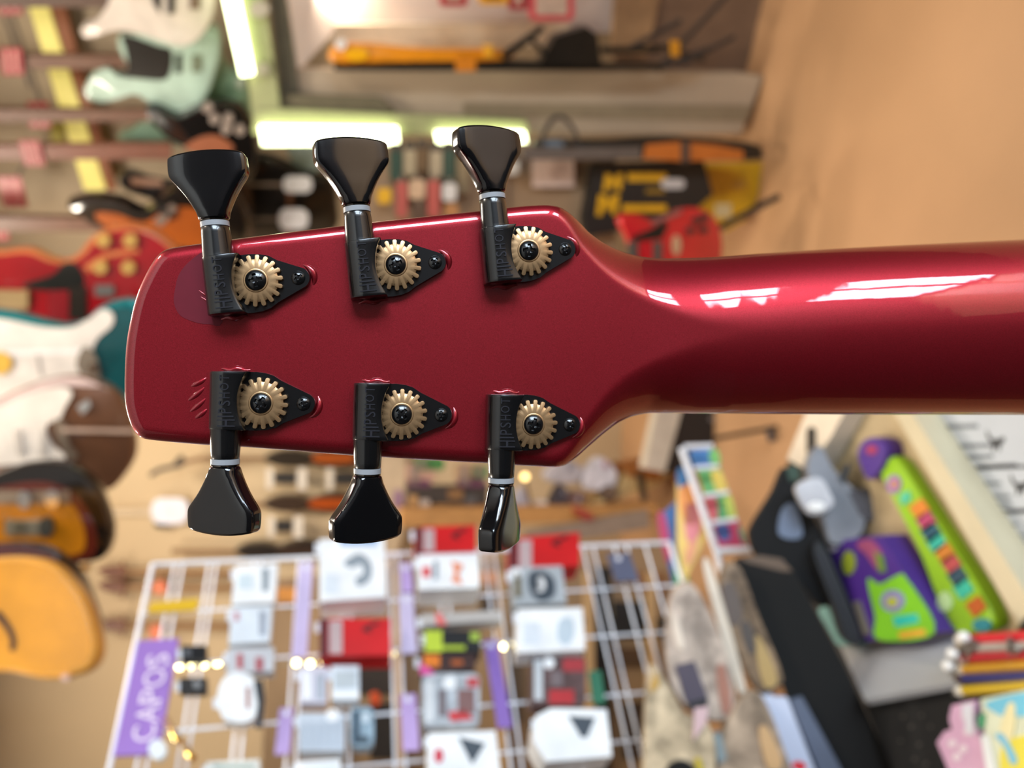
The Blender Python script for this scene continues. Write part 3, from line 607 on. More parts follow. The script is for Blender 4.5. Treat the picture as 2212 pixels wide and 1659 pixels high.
hung('teal_guitar', 'metallic teal offset guitar with white pickguard', 'guitar', 2.1, (120, 750), (-0.25, -0.97, 0), [
    ('body', [(-150, 690), (-60, 668), (20, 672), (80, 688), (140, 700), (185, 690), (220, 660), (270, 645), (310, 660), (330, 730), (325, 820), (290, 900), (240, 940), (100, 960), (-40, 930), (-160, 940)], M('#0f7f86', 0.2, 0.3, coat=1), 0.0, 0.045, RO),
    ('back_bout', [(205, 692), (240, 668), (285, 668), (308, 730), (304, 820), (270, 895), (215, 880), (200, 760)], M('#0b4a50', 0.25, coat=0.7), 0.003, 0.003, SM),
    ('pickguard', [(-140, 700), (-50, 686), (20, 692), (90, 706), (150, 708), (190, 690), (222, 668), (244, 680), (240, 705), (212, 730), (200, 760), (215, 800), (190, 830), (100, 850), (0, 860), (-140, 880)], M('#d6cfc8', 0.3), 0.007, 0.004, SM),
    ('bridge_plate', [(178, 752), (202, 762), (216, 812), (190, 822), (165, 790)], M('#a49a8c', 0.25, 0.6), 0.012, 0.005, SM), ('knob', oval(200, 795, 10), CHROME, 0.02, 0.012), ('pickup_seam', [(78, 764), (84, 764), (92, 812), (86, 812)], M('#a8a09a', 0.5), 0.009, 0.002), ('yellow_tag', oval(0, 785, 26, 24), M('#cfa43a', 0.5), 0.014, 0.004), ('trim_line', [(10, 758), (190, 754), (190, 764), (10, 768)], M('#ece8e6', 0.4), 0.009, 0.002), ('neck', rect(-700, 760, -100, 800), M('#a5875c', 0.4), 0.02, 0.03)])
hung('mocha_guitar', 'mocha brown offset guitar with white pickguard and chrome plate', 'guitar', 1.95, (120, 920), (-0.2, -0.98, 0), [
    ('body', [(-150, 850), (-40, 872), (20, 850), (80, 826), (150, 812), (205, 822), (250, 850), (280, 910), (290, 980), (262, 1035), (220, 1064), (120, 1050), (0, 1020), (-140, 1060)], M('#76513a', 0.3, 0.2, coat=0.7), 0.0, 0.045, RO),
    ('edge', [(-140, 856), (-30, 872), (40, 846), (110, 820), (170, 816), (215, 834), (165, 834), (110, 836), (30, 868), (-40, 890)], M('#c9b2ae', 0.3), 0.004, 0.003, SM),
    ('pickguard', [(-140, 882), (-20, 884), (60, 852), (130, 836), (155, 850), (140, 880), (128, 905), (100, 920), (112, 960), (140, 985), (120, 1010), (60, 1000), (-140, 1010)], M('#dad2c9', 0.3), 0.007, 0.004, SM),
    ('control_plate', [(115, 905), (140, 912), (150, 960), (170, 985), (150, 1000), (122, 950)], M('#8b7b6c', 0.25, 0.6), 0.01, 0.004), ('jack_plate', [(166, 878), (190, 862), (196, 876), (178, 896)], M('#c7c9c9', 0.2, 0.7), 0.01, 0.004), ('cable', [(135, 925), (290, 928), (290, 936), (135, 933)], M('#b59a88', 0.5), 0.012, 0.004), ('slot', [(28, 930), (42, 930), (52, 985), (38, 985)], M('#b8b0a8', 0.4), 0.012, 0.002), ('slot', [(88, 930), (98, 930), (96, 985), (84, 985)], M('#b8b0a8', 0.4), 0.012, 0.002), ('neck', rect(-700, 920, -100, 960), M('#a5875c', 0.4), 0.02, 0.03)])
hung('sunburst_guitar', 'sunburst electric guitar with black rim and chrome saddles', 'guitar', 1.85, (120, 1100), (-0.1, -0.99, 0), [
    ('body', [(-150, 1060), (-40, 1035), (30, 1006), (100, 996), (160, 1008), (205, 1045), (230, 1100), (242, 1150), (232, 1195), (200, 1216), (120, 1220), (0, 1240), (-140, 1240)], M('#15110f', 0.15, coat=1), 0.0, 0.045, RO),
    ('burst_rim', [(-140, 1080), (-40, 1060), (40, 1044), (100, 1042), (155, 1062), (190, 1105), (208, 1160), (195, 1205), (120, 1210), (0, 1225), (-140, 1220)], M('#5c1f12', 0.25, coat=0.8), 0.002, 0.003, SM),
    ('burst', [(-140, 1095), (-40, 1076), (40, 1062), (100, 1062), (145, 1082), (172, 1115), (184, 1160), (172, 1195), (100, 1200), (0, 1212), (-140, 1205)], M('#b8720f', 0.25, coat=0.8), 0.004, 0.003, SM),
    ('bridge_plate', rect(-140, 1060, 150, 1088), M('#8a7c6c', 0.3, 0.5), 0.008, 0.004), ('saddle', oval(52, 1080, 14, 20), CHROME, 0.02, 0.012), ('saddle', oval(112, 1078, 16, 20), CHROME, 0.02, 0.012), ('tailpiece', rect(10, 1124, 100, 1156), M('#9c937e', 0.3, 0.5), 0.012, 0.008), ('knob', oval(98, 1140, 16, 22), M('#3b3a34', 0.35), 0.02, 0.015), ('saddle_block', rect(28, 1128, 52, 1150), M('#6d6552', 0.3, 0.4), 0.016, 0.01), ('neck', rect(-700, 1110, -60, 1150), M('#a5875c', 0.4), 0.02, 0.03)])
hung('dark_burst_guitar', 'dark maroon-black guitar edge between the sunburst and yellow guitars', 'guitar', 1.72, (120, 1240), (0.2, -0.98, 0), [
    ('body', [(-150, 1190), (-20, 1172), (60, 1170), (110, 1182), (150, 1212), (175, 1245), (200, 1310), (216, 1370), (200, 1420), (100, 1440), (-120, 1420)], M('#1b1312', 0.2, coat=1), 0.0, 0.05, RO),
    ('maroon_edge', [(-140, 1196), (-20, 1178), (60, 1178), (110, 1196), (120, 1215), (40, 1200), (-140, 1215)], M('#451a1c', 0.25, coat=0.8), 0.003, 0.003, SM), ('strap_button', oval(184, 1226, 10, 8), CHROME, 0.01, 0.02), ('neck', rect(-700, 1290, -60, 1330), M('#a5875c', 0.4), 0.02, 0.03)])
hung('yellow_guitar', 'honey yellow flamed archtop guitar with f-hole nearest the rack', 'guitar', 1.55, (100, 1330), (0.3, -0.95, 0), [
    ('body', [(-200, 1250), (-90, 1215), (0, 1200), (60, 1200), (115, 1214), (150, 1245), (182, 1290), (204, 1350), (214, 1400), (200, 1440), (160, 1462), (90, 1468), (0, 1452), (-120, 1470), (-220, 1440)], M('#e8a63c', 0.3, coat=0.6), 0.0, 0.06, RO),
    ('top', [(-190, 1262), (-90, 1228), (0, 1213), (56, 1213), (106, 1226), (140, 1256), (170, 1298), (191, 1352), (200, 1400), (188, 1430), (154, 1449), (88, 1455), (0, 1440), (-120, 1456), (-205, 1430)], M('#d9931d', 0.2, coat=0.9, var=0.16, scale=9), 0.002, 0.004, SM),
    ('f_hole', [(-8, 1318), (4, 1326), (26, 1360), (34, 1390), (28, 1406), (20, 1402), (22, 1384), (10, 1358), (-8, 1336)], M('#3d1f10', 0.5), 0.004, 0.003, SM), ('strap_button', oval(140, 1464, 9, 7), M('#c9a9a0', 0.3), 0.01, 0.02), ('neck', rect(-700, 1320, -150, 1364), M('#7a5a3a', 0.4), 0.02, 0.03)])
# ---- far wall, behind the rack
far = Plane((0.24, 3.70, 0), (-0.058, -0.998, 0)).shift(0.06)
def ukulele(label, y, x0, sc, top, body, d=0.0):
    k = sc; pts = [(x0, 0), (x0 + 30 * k, -18 * k), (x0 + 75 * k, -20 * k), (x0 + 105 * k, -12 * k), (x0 + 140 * k, -22 * k), (x0 + 185 * k, -24 * k), (x0 + 215 * k, -5 * k), (x0 + 215 * k, 8 * k), (x0 + 185 * k, 22 * k), (x0 + 140 * k, 20 * k), (x0 + 105 * k, 12 * k), (x0 + 75 * k, 18 * k), (x0 + 30 * k, 16 * k)]
    item('small_guitar', label, 'guitar', far.shift(d), [('body', [(px, y + q) for px, q in pts], M(body, 0.3, coat=0.4), 0.0, 0.07, RO),
        ('soundboard', [(x0 + 110 * k, y - 10 * k), (x0 + 150 * k, y - 14 * k), (x0 + 190 * k, y - 12 * k), (x0 + 200 * k, y + 4 * k), (x0 + 160 * k, y + 10 * k), (x0 + 112 * k, y + 6 * k)], M(top, 0.3), 0.003, 0.003, SM),
        ('neck', rect(x0 - 150 * k, y - 5, x0 + 12 * k, y + 5), M('#8a6a48', 0.5), -0.01, 0.02)], group='small guitars on the far wall')
ukulele('brown and orange small guitar tucked under the headstock edge', 992, 568, 1.0, '#a04c12', '#2a2116')
ukulele('brown and orange small guitar above the wire rack, beside tuner buttons', 1090, 566, 0.95, '#a8480f', '#3a2a1e')
ukulele('dark small guitar just over the top wire of the rack', 1192, 505, 0.9, '#3a2a20', '#241c17')
for (x0, y0, x1, y1, lab) in ((592, 1020, 640, 1046, 'black square label between the two orange small guitars'), (722, 1020, 770, 1048, 'black label beside the middle lower tuner'), (595, 1124, 632, 1150, 'black label under the second orange small guitar')):
    item('display_label', lab, 'label', far.shift(0.02), [('plate', rect(x0, y0, x1, y1), M('#26221f', 0.5), 0.0, 0.02), ('edge', rect(x0 - 16, y0 - 8, x0 - 3, y1 + 10), M('#ded5c8', 0.5), 0.0, 0.01), ('edge', rect(x1 + 3, y0 - 8, x1 + 22, y1 + 12), M('#ded5c8', 0.5), 0.0, 0.01)], group='labels on the far wall')
item('price_bubble', 'white rounded price tag with dark oval at the yellow wall', 'tag', far.shift(-0.03), [('card', rrect(326, 1076, 408, 1132, 0.4), M('#e3e2ee', 0.4), 0.0, 0.01), ('arm', rect(235, 1100, 335, 1112), M('#cbb79a', 0.5), -0.01, 0.01), ('clip', oval(350, 1134, 18, 8), BK_, -0.005, 0.01)])
e = item('wall_hook', 'dark curved hook with wooden peg on the yellow wall', 'hook', far.shift(0.1), [('hook', [(322, 1024), (340, 1012), (370, 1005), (382, 990), (392, 985), (396, 1005), (370, 1014), (346, 1020), (328, 1030)], M('#3a3024', 0.5), 0.0, 0.03, SM), ('peg', [(392, 996), (445, 984), (445, 994), (394, 1006)], M('#8a6a48', 0.5), 0.0, 0.03)])
for i, (y, lab) in enumerate(((1236, 'upper thin wooden instrument neck seen through the rack'), (1268, 'second thin wooden neck seen through the rack'), (1352, 'lower thin wooden neck seen through the rack'))):
    item('hung_neck', lab, 'instrument neck', far.shift(-0.02), [('neck', [(270, y - 5), (560, y - 1), (560, y + 9), (270, y + 7)], M('#8f6a42', 0.5), 0.0, 0.02), ('headstock', [(212, y - 6), (240, y - 12), (272, y - 8), (272, y + 10), (242, y + 12), (222, y + 6)], M('#6d3f2a', 0.45), 0.0, 0.02, SM), ('tuner_pegs', rect(262, y - 22, 268, y + 24), M('#7a4a2c', 0.45), 0.005, 0.01)], group='thin necks behind the rack')
for (x, y, l_) in ((344, 1270, 'coral red round clip on the second wooden neck behind the rack'), (336, 1366, 'small coral red clip on the lowest wooden neck, above the purple sign')):
    tag(slab('neck_clip', oval(x, y, 15, 14), far, 0.03, M('#e5805c', 0.5), 0.02), l_, 'clip', 'coral clips behind the rack')
# shelf of small packs behind the lower tuners
item('display_shelf', 'orange-brown wooden shelf board behind the lower tuners', 'shelf', BK, [('board', [(868, 1100), (1420, 1090), (1425, 1120), (1180, 1130), (868, 1140)], M('#c08a4c', 0.5, var=0.12), 0.25, 0.25), ('front_rail', [(1135, 1148), (1400, 1100), (1404, 1140), (1260, 1165), (1135, 1172)], M('#93806f', 0.6), 0.3, 0.03)])
packs = [((878, 1000, 940, 1044), '#b98f7a', 'pink and beige pack with green flap in the far shelf row'), ((985, 1000, 1050, 1044), '#b5916e', 'beige pack with purple corner next to the green pack'), ((895, 988, 960, 1016), '#3f7a35', 'leaf green pack top under the headstock edge'), ((1018, 1005, 1056, 1032), '#4f9a5c', 'smaller mint green pack by the last lower tuner'), ((880, 1036, 930, 1052), '#6a3a54', 'dark purple pack in the far shelf row'), ((990, 1030, 1048, 1052), '#6d3a56', 'second dark purple pack further along the shelf')]
for (x0, y0, x1, y1), cc, lab in packs:
    item('shelf_pack', lab, 'packet', BK, [('pack', rrect(x0, y0, x1, y1, 0.3), M(cc, 0.5), 0.05, 0.05), ('band', rect(x0 + 10, y0 + 6, x0 + 24, y1 - 6), M('#8c7a6c', 0.5), 0.052, 0.004)], group='packs on the far shelf')
item('dark_crate', 'low dark crate with small brown boxes on the far shelf', 'crate', BK, [('crate', [(880, 1050), (1055, 1046), (1052, 1098), (885, 1104)], M('#40352c', 0.6), 0.03, 0.12), ('box', rect(884, 1070, 902, 1100), M('#b98c54', 0.5), 0.04, 0.05), ('box', rect(908, 1080, 928, 1116), M('#cdbcae', 0.5), 0.05, 0.05), ('box', rect(968, 1056, 1000, 1080), M('#8c6436', 0.5), 0.04, 0.05), ('box', rect(940, 1090, 970, 1116), M('#c48e3e', 0.5), 0.05, 0.05), ('box', rect(1005, 1070, 1030, 1092), M('#55504e', 0.5), 0.04, 0.05)])
item('cream_side_board', 'cream upright board behind the middle lower tuner', 'board', far, [('board', [(820, 980), (876, 985), (872, 1150), (840, 1240), (820, 1240)], M('#c9b294', 0.6), 0.0, 0.02), ('purple_mark', oval(860, 1080, 12, 24), M('#9a7890', 0.6), 0.002, 0.003)])
for (x0, y0, x1, y1, cc, lab) in ((1178, 990, 1260, 1045, '#b9b3b8', 'crumpled grey-white parcel in the far white heap'), (1258, 985, 1335, 1062, '#d7d3da', 'white cup-shaped parcel with pink ribbon'), (1190, 1045, 1235, 1116, '#3d3740', 'dark figurine standing on the far shelf'), (1150, 1080, 1186, 1106, '#d9d0cb', 'small white round ornament on the far shelf'), (1110, 1050, 1145, 1130, '#a9a7b4', 'slim grey-lilac bottle beside the last lower tuner'), (1215, 1060, 1270, 1090, '#7a5a52', 'brown folded cloth on the far shelf')):
    item('shelf_item', lab, 'parcel', BK, [('body', crom([(x0, (y0 + y1) / 2), ((x0 + x1) / 2, y0), (x1, (y0 + y1) / 2 - 6), (x1 - 8, y1 - 4), ((x0 + x1) / 2, y1), (x0 + 8, y1 - 6)], 4), M(cc, 0.5, var=0.25, scale=25), 0.1, 0.08, dict(round_=0.12)), ('trim', rect(x0 + 0.6 * (x1 - x0), y0 + 12, x0 + 0.7 * (x1 - x0), y0 + 26), M('#b58a98' if 'pink' in lab else '#8b8690', 0.5), 0.112, 0.01)], group='oddments on the far shelf')
item('ceramic_bowl', 'dark brown bowl beside the white cup-shaped parcel', 'bowl', BK, [('bowl', oval(1318, 1066, 20, 18), M('#5a463a', 0.4), 0.12, 0.06, dict(round_=0.2)), ('rim', oval(1322, 1062, 12, 11), M('#7a6452', 0.4), 0.125, 0.01)])
e = tag(empty('bulb_lamp', BK.at(1134, 1030, 0.2)), 'single small warm glowing bulb beside the last lower tuner', 'lamp'); ball('bulb', BK.at(1134, 1030, 0.2), 0.014, M('#ffd98a', 0.4, emit=4, var=0), e); tube('stem', [BK.at(1134, 1030, 0.17), BK.at(1150, 1110, 0.17)], 0.006, M('#7a6248', 0.4, 0.5), e)
item('tan_cabinet', 'tan wooden cabinet with orange band and pale cream top', 'cabinet', BK, [('top', [(1260, 1100), (1420, 1050), (1470, 1000), (1360, 1010), (1330, 1060)], M('#cbb07c', 0.5), 0.1, 0.3), ('front', [(1342, 1000), (1430, 985), (1425, 1040), (1360, 1030)], M('#a5672e', 0.5), 0.12, 0.2), ('dark_strut', [(1378, 1020), (1390, 1018), (1400, 1080), (1390, 1084)], M('#3f3426', 0.5), 0.2, 0.03)])
item('red_cloth', 'small dusty red cloth on the far shelf edge', 'cloth', BK, [('cloth', [(1240, 1096), (1262, 1100), (1284, 1118), (1268, 1124), (1248, 1110)], M('#a33a2c', 0.6), 0.32, 0.03, SM)])
item('keyboard_case', 'tall cream panel with black case leaning below the headstock', 'case', VF(2.85, 1440, 950), [('white_side', [(1425, 860), (1480, 860), (1436, 1020), (1392, 1012)], M('#c3b7a6', 0.5), 0.02, 0.06), ('black_side', [(1480, 860), (1555, 860), (1548, 958), (1540, 1000), (1440, 1022)], M('#171210', 0.5), 0.0, 0.1), ('latch', oval(1540, 905, 6), M('#7a706c', 0.4), 0.01, 0.01)])
e = tag(empty('boom_stand', VF(2.28).at(1640, 950)), 'black boom stand arm with clamp over the tan floor', 'stand')
tube('arm', [VF(2.28).at(1545, 947), VF(2.28).at(1737, 912)], 0.007, BK_, e); tube('clamp', [VF(2.28).at(1660, 925), VF(2.28).at(1668, 952)], 0.012, M('#3a3a40', 0.4), e)
# ---- storage behind the rack
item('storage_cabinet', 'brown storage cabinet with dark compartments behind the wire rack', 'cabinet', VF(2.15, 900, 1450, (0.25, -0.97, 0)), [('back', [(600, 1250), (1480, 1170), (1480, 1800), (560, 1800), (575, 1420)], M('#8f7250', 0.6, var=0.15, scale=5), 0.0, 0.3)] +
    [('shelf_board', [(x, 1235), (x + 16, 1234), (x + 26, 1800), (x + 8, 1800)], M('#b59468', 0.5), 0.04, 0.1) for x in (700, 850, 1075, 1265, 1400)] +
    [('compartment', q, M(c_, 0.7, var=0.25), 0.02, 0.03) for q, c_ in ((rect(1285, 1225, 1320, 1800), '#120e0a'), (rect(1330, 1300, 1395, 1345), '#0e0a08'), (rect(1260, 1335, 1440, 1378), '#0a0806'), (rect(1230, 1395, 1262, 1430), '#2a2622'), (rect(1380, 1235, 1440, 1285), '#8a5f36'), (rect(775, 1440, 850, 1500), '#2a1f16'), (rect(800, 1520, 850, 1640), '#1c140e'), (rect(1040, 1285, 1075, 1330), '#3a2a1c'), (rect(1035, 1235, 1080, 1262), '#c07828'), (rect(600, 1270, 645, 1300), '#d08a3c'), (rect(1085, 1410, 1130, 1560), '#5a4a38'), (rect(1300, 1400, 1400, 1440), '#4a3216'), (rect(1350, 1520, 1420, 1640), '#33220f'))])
tag(slab('red_packet', rrect(800, 1500, 822, 1524, 0.4), VF(2.0, 810, 1510), 0.02, M('#d1542e', 0.5)), 'tiny orange-red packet in the dark gap behind the rack', 'packet')
e = tag(empty('wire_glints', RK.at(550, 1435)), 'row of tiny glowing beads as glints on the wire rack', 'lights')  # glowing beads stand in for spotlight glints on the rack wires
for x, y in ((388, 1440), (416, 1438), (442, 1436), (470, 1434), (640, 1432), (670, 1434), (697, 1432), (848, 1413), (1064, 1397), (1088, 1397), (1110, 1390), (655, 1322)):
    ball('bulb', RK.at(x, y, -0.004), 0.0042, M('#fff2b0', 0.4, emit=11 if x not in (848, 1064, 1110) else 3, var=0), e)  # self-lit bead in place of a glint, not a lamp
tube('glint_link', [RK.at(x, y, -0.004) for x, y in ((380, 1441), (640, 1434), (850, 1415), (1112, 1394))], 0.0014, M('#a09070', 0.5), e)

# ---- the wire rack of capos
wire = M('#eceef4', 0.3, var=0.03, name='white_coated_wire')
rack = tag(empty('wire_rack', RK.at(330, 1217, 0)), 'white wire grid rack hung with boxed capos', 'rack')
O = RK.at(330, 1219); UMAX = 0.62
def RU(u, v): return O - RKH * u + Vector((0, 0, v))
def uv_of(px, py): p = RK.at(px, py) - O; return (-(p.dot(RKH)), p.z)
vb = uv_of(1440, 1152)[1]
hx = [(378, 1219), (396, 1219), (452, 1217), (468, 1217), (548, 1214), (564, 1214), (646, 1210), (664, 1210), (742, 1206), (760, 1206), (842, 1202), (860, 1202), (944, 1196), (962, 1196), (1046, 1190), (1066, 1190), (1150, 1184), (1172, 1184), (1258, 1178), (1280, 1178), (1326, 1176), (1352, 1174), (1392, 1172)]
for px, py in hx: v = uv_of(px, py)[1]; tube('wire', [RU(0, v), RU(UMAX, v)], 0.0019, wire, rack, k=6)
for py in (1326, 1440, 1585, 1700): u = uv_of(300, py)[0]; tube('wire', [RU(u, 0), RU(u, vb)], 0.0022, wire, rack, k=6)
for a, b in (((0, 0), (UMAX, 0)), ((0, 0), (0, vb)), ((0, vb), (UMAX, vb)), ((UMAX, 0), (UMAX, vb))): tube('frame_bar', [RU(*a), RU(*b)], 0.0034, wire, rack, k=8)
for u in (UMAX - 0.02,): tube('leg', [RU(u, vb), Vector((RU(u, vb).x, RU(u, vb).y, 0))], 0.008, wire, rack, k=8)
def pack(label, q, mat, prints=(), off=0.04, th=0.035, name='capo_box', group='packs hung on the wire rack', r=0.0):
    poly = q if not isinstance(q[0], (int, float)) else (rrect(*q, r) if r else rect(*q))
    e = item(name, label, 'packet', RK, [('box', poly, mat, off, th)] + [('print', po, mt, off + 0.0012, 0.0015) for po, mt in prints] + [('hang_tab', [(poly[0][0] - 10, poly[0][1] + 8), (poly[0][0] + 3, poly[0][1] + 8), (poly[0][0] + 3, poly[0][1] + 30), (poly[0][0] - 10, poly[0][1] + 30)], M('#dcdfe6', 0.4), off - 0.004, 0.002)], group=group)
    return e
w1 = M('#f3f7fb', 0.35, name='white_card'); w2 = M('#dde6ef', 0.3, name='pale_blue_card'); gy = M('#8f9aa4', 0.5); rd = M('#c9181d', 0.4); dk = M('#3c4752', 0.5); mar = M('#5c1a20', 0.5); lil = M('#b79bd0', 0.5, name='lilac_card'); pur = M('#8563b5', 0.45, name='purple_card')
clear = M('#b4bcc4', 0.15, var=0.3, scale=60, name='clear_blister')
pack('large white blister pack with grey ring drawing, highest beside tuner', [(690, 1165), (830, 1160), (835, 1290), (690, 1300)], w1, [(crom([(742, 1215), (775, 1195), (800, 1215), (800, 1250), (775, 1265), (768, 1250), (785, 1238), (780, 1218), (760, 1225)], 3), gy), (rect(735, 1162, 815, 1178), M('#9dbbe0', 0.4)), (rect(700, 1240, 730, 1280), w2)], 0.05, 0.05)
pack('white capo box with orange drawing beside lilac strip', [(902, 1198), (1034, 1194), (1036, 1270), (904, 1274)], w1, [(rect(912, 1224, 930, 1246), M('#d84c50', 0.5)), ([(975, 1212), (1002, 1220), (990, 1240), (1000, 1262), (975, 1256), (982, 1236)], M('#e8906a', 0.5)), (rect(936, 1212, 946, 1250), gy)], 0.05, 0.05)
def redbox(label, x0, y0, x1, y1, sk=0):
    wdt = x1 - x0
    pack(label, [(x0, y0 + sk), (x1, y0), (x1, y1), (x0, y1 + sk)], rd, [([(x0, y0 + sk), (x0 + .12 * wdt, y0 + sk), (x0 + .12 * wdt, y1 + sk), (x0, y1 + sk)], mar), ([(x0 + .14 * wdt, y0 + 5 + sk), (x0 + .32 * wdt, y0 + 4 + sk), (x0 + .32 * wdt, y1 - 4 + sk), (x0 + .14 * wdt, y1 - 4 + sk)], M('#b9a4a6', 0.5)), ([(x0 + .62 * wdt, y0 + 18), (x0 + .82 * wdt, y0 + 6), (x0 + .84 * wdt, y0 + 11), (x0 + .68 * wdt, y0 + 22), (x0 + .74 * wdt, y0 + 32), (x0 + .6 * wdt, y0 + 26)], M('#3c1216', 0.5))], 0.055, 0.04)
redbox('red box with white side lettering behind the last lower tuner button', 896, 1134, 1028, 1190, 4)
redbox('red box with dark squiggle at the far upper rack corner', 1100, 1150, 1252, 1222, 12)
redbox('red box with maroon side in the middle of the rack', 690, 1336, 844, 1416)
pack('black and white sketched pack under the far red box', [(1104, 1226), (1214, 1222), (1224, 1302), (1110, 1308)], M('#aab2b8', 0.4), [(crom([(1142, 1240), (1170, 1232), (1196, 1250), (1198, 1285), (1170, 1298), (1146, 1280)], 3), dk), (oval(1164, 1262, 14, 18), w1), (rect(1112, 1238, 1126, 1290), M('#6d6348', 0.5)), (oval(1115, 1238, 12), w1)], 0.06, 0.03)
pack('large white box with faint grey print right of centre', [(1118, 1316), (1258, 1312), (1264, 1404), (1118, 1410)], w1, [(rect(1130, 1345, 1165, 1390), w2), (crom([(1208, 1340), (1235, 1335), (1240, 1370), (1225, 1392), (1205, 1380)], 3), M('#c2d2de', 0.4))], 0.06, 0.04)
pack('lime green and black pack at the centre of the rack', (918, 1362, 1038, 1408), M('#1a1c1e', 0.4), [(rect(918, 1362, 955, 1408), M('#b9cf3c', 0.4)), (rect(955, 1394, 1005, 1404), M('#a3bb34', 0.4)), (rect(1016, 1366, 1036, 1384), M('#9fb84a', 0.4))], 0.05, 0.03)
pack('orange and magenta pack below the lime one', [(906, 1412), (1030, 1408), (1026, 1446), (908, 1458)], M('#3c2420', 0.4), [(rect(915, 1414, 950, 1440), M('#e07c20', 0.4)), ([(906, 1430), (925, 1440), (940, 1456), (908, 1458)], M('#d8509a', 0.4)), (rect(975, 1426, 1000, 1436), M('#b05a24', 0.4))], 0.045, 0.02)
def blister(label, x0, y0, x1, y1, red=True):
    wd_, ht_ = x1 - x0, y1 - y0
    pr = [(oval(x0 + .48 * wd_, y0 + .18 * ht_, .11 * wd_), w1), (rect(x0 + .06 * wd_, y0 + .15 * ht_, x0 + .2 * wd_, y1 - .1 * ht_), M('#d5dade', 0.3)), (rect(x0 + .28 * wd_, y0 + .3 * ht_, x0 + .42 * wd_, y1 - .2 * ht_), M('#6e6468', 0.5)), (rect(x0 + .62 * wd_, y0 + .3 * ht_, x0 + .92 * wd_, y0 + .75 * ht_), M('#7c5a58', 0.5))]
    if red: pr += [([(x0 + .45 * wd_, y0 + .72 * ht_), (x0 + .75 * wd_, y0 + .68 * ht_), (x0 + .9 * wd_, y0 + .86 * ht_), (x0 + .5 * wd_, y0 + .9 * ht_)], M('#c4383c', 0.4)), (rect(x0 + .78 * wd_, y0 + .08 * ht_, x0 + .98 * wd_, y0 + .26 * ht_), M('#b9484c', 0.4))]
    pack(label, (x0, y0, x1, y1), clear, pr, 0.045, 0.03, name='capo_blister', r=0.12)
blister('clear blister pack with silver capo and red label, centre column', 912, 1454, 1036, 1570)
pack('clear blister pack with dark red capo beside the green card', (1148, 1420, 1266, 1524), M('#5e4a4a', 0.3, var=0.4, scale=50), [(oval(1186, 1432, 12), w1), (rect(1154, 1425, 1172, 1512), M('#c3cad0', 0.4)), (rect(1216, 1422, 1262, 1450), M('#a8363c', 0.4)), (rect(1186, 1490, 1240, 1520), M('#b02a30', 0.4)), (rect(1190, 1450, 1215, 1482), M('#75696c', 0.4))], 0.045, 0.03, name='capo_blister', r=0.1)
tag(slab('green_card', [(1272, 1450), (1298, 1448), (1308, 1518), (1282, 1520)], RK, 0.004, M('#2f7a5a', 0.5), 0.02), 'narrow green card behind the wires near the rack end', 'card')
def tri(label, q, t, rdm):
    pack(label, q, w1, [(t, dk)] + ([(rdm, M('#cf3046', 0.4))] if rdm else []), 0.07, 0.05)
tri('white box with dark triangle and red spot, bottom centre', [(925, 1584), (1070, 1578), (1085, 1700), (925, 1705)], [(990, 1592), (1048, 1606), (1020, 1650)], oval(948, 1632, 10, 16))
tri('white six-sided box with dark triangle near the rack end', [(1158, 1546), (1190, 1530), (1310, 1532), (1322, 1634), (1180, 1646), (1152, 1600)], [(1228, 1546), (1286, 1550), (1268, 1592), (1256, 1592)], None)
pack('small pale grey pack left of the centre red box', (716, 1438, 776, 1512), w2, [(rect(722, 1450, 770, 1485), M('#bcc6cc', 0.4)), (rect(718, 1494, 776, 1508), w1)], 0.04, 0.02)
pack('pale lilac-white pack beside the small grey pack', (648, 1440, 706, 1518), M('#d2d0de', 0.35), [(rect(655, 1450, 672, 1510), w1), (rect(684, 1456, 700, 1510), M('#a9b2be', 0.4))], 0.04, 0.02)
pack('pale blue-grey pack with ribbed front, lower left of centre', (646, 1540, 744, 1622), M('#c2ccd8', 0.35), [(rect(652 + i * 18, 1560, 662 + i * 18, 1612), M('#aeb9c6', 0.4)) for i in range(5)] + [(oval(718, 1545, 14), w1)], 0.045, 0.03)
pack('dark blue capo in clear blister beside the ribbed pack', (756, 1526, 808, 1614), M('#8fa6b6', 0.25, var=0.3, scale=40), [(rect(762, 1536, 776, 1606), M('#2f4456', 0.4)), (rect(782, 1540, 798, 1560), M('#c9d8e2', 0.3)), (rect(768, 1590, 796, 1604), M('#33434f', 0.4))], 0.045, 0.02, name='capo_blister', r=0.3)
pack('flat grey strip pack with pink mark under the orange-print box', [(910, 1326), (1082, 1318), (1084, 1340), (912, 1352)], M('#b6b2ae', 0.4), [([(940, 1324), (952, 1324), (966, 1350), (944, 1350)], M('#e0716e', 0.4))], 0.045, 0.02)
pack('pale blue pack with dark edge, upper left of the rack', [(508, 1222), (600, 1216), (592, 1300), (500, 1306)], w1, [(rect(566, 1228, 580, 1276), M('#8d99a2', 0.4)), (rect(515, 1240, 545, 1270), M('#d3e2ea', 0.3))], 0.04, 0.02)
pack('clear pale pack below the upper left one', [(500, 1312), (588, 1308), (582, 1386), (494, 1392)], w2, [(rect(505, 1322, 516, 1340), M('#c58a90', 0.4)), (rect(560, 1320, 574, 1372), M('#9aa2b0', 0.4))], 0.04, 0.02)
pack('clear pack with two red marks above the black strap', [(492, 1402), (592, 1398), (590, 1450), (488, 1454)], M('#c3c6cc', 0.3), [(rect(512, 1412, 524, 1444), M('#b04a50', 0.4)), (rect(552, 1420, 568, 1448), M('#a85058', 0.4))], 0.04, 0.02)
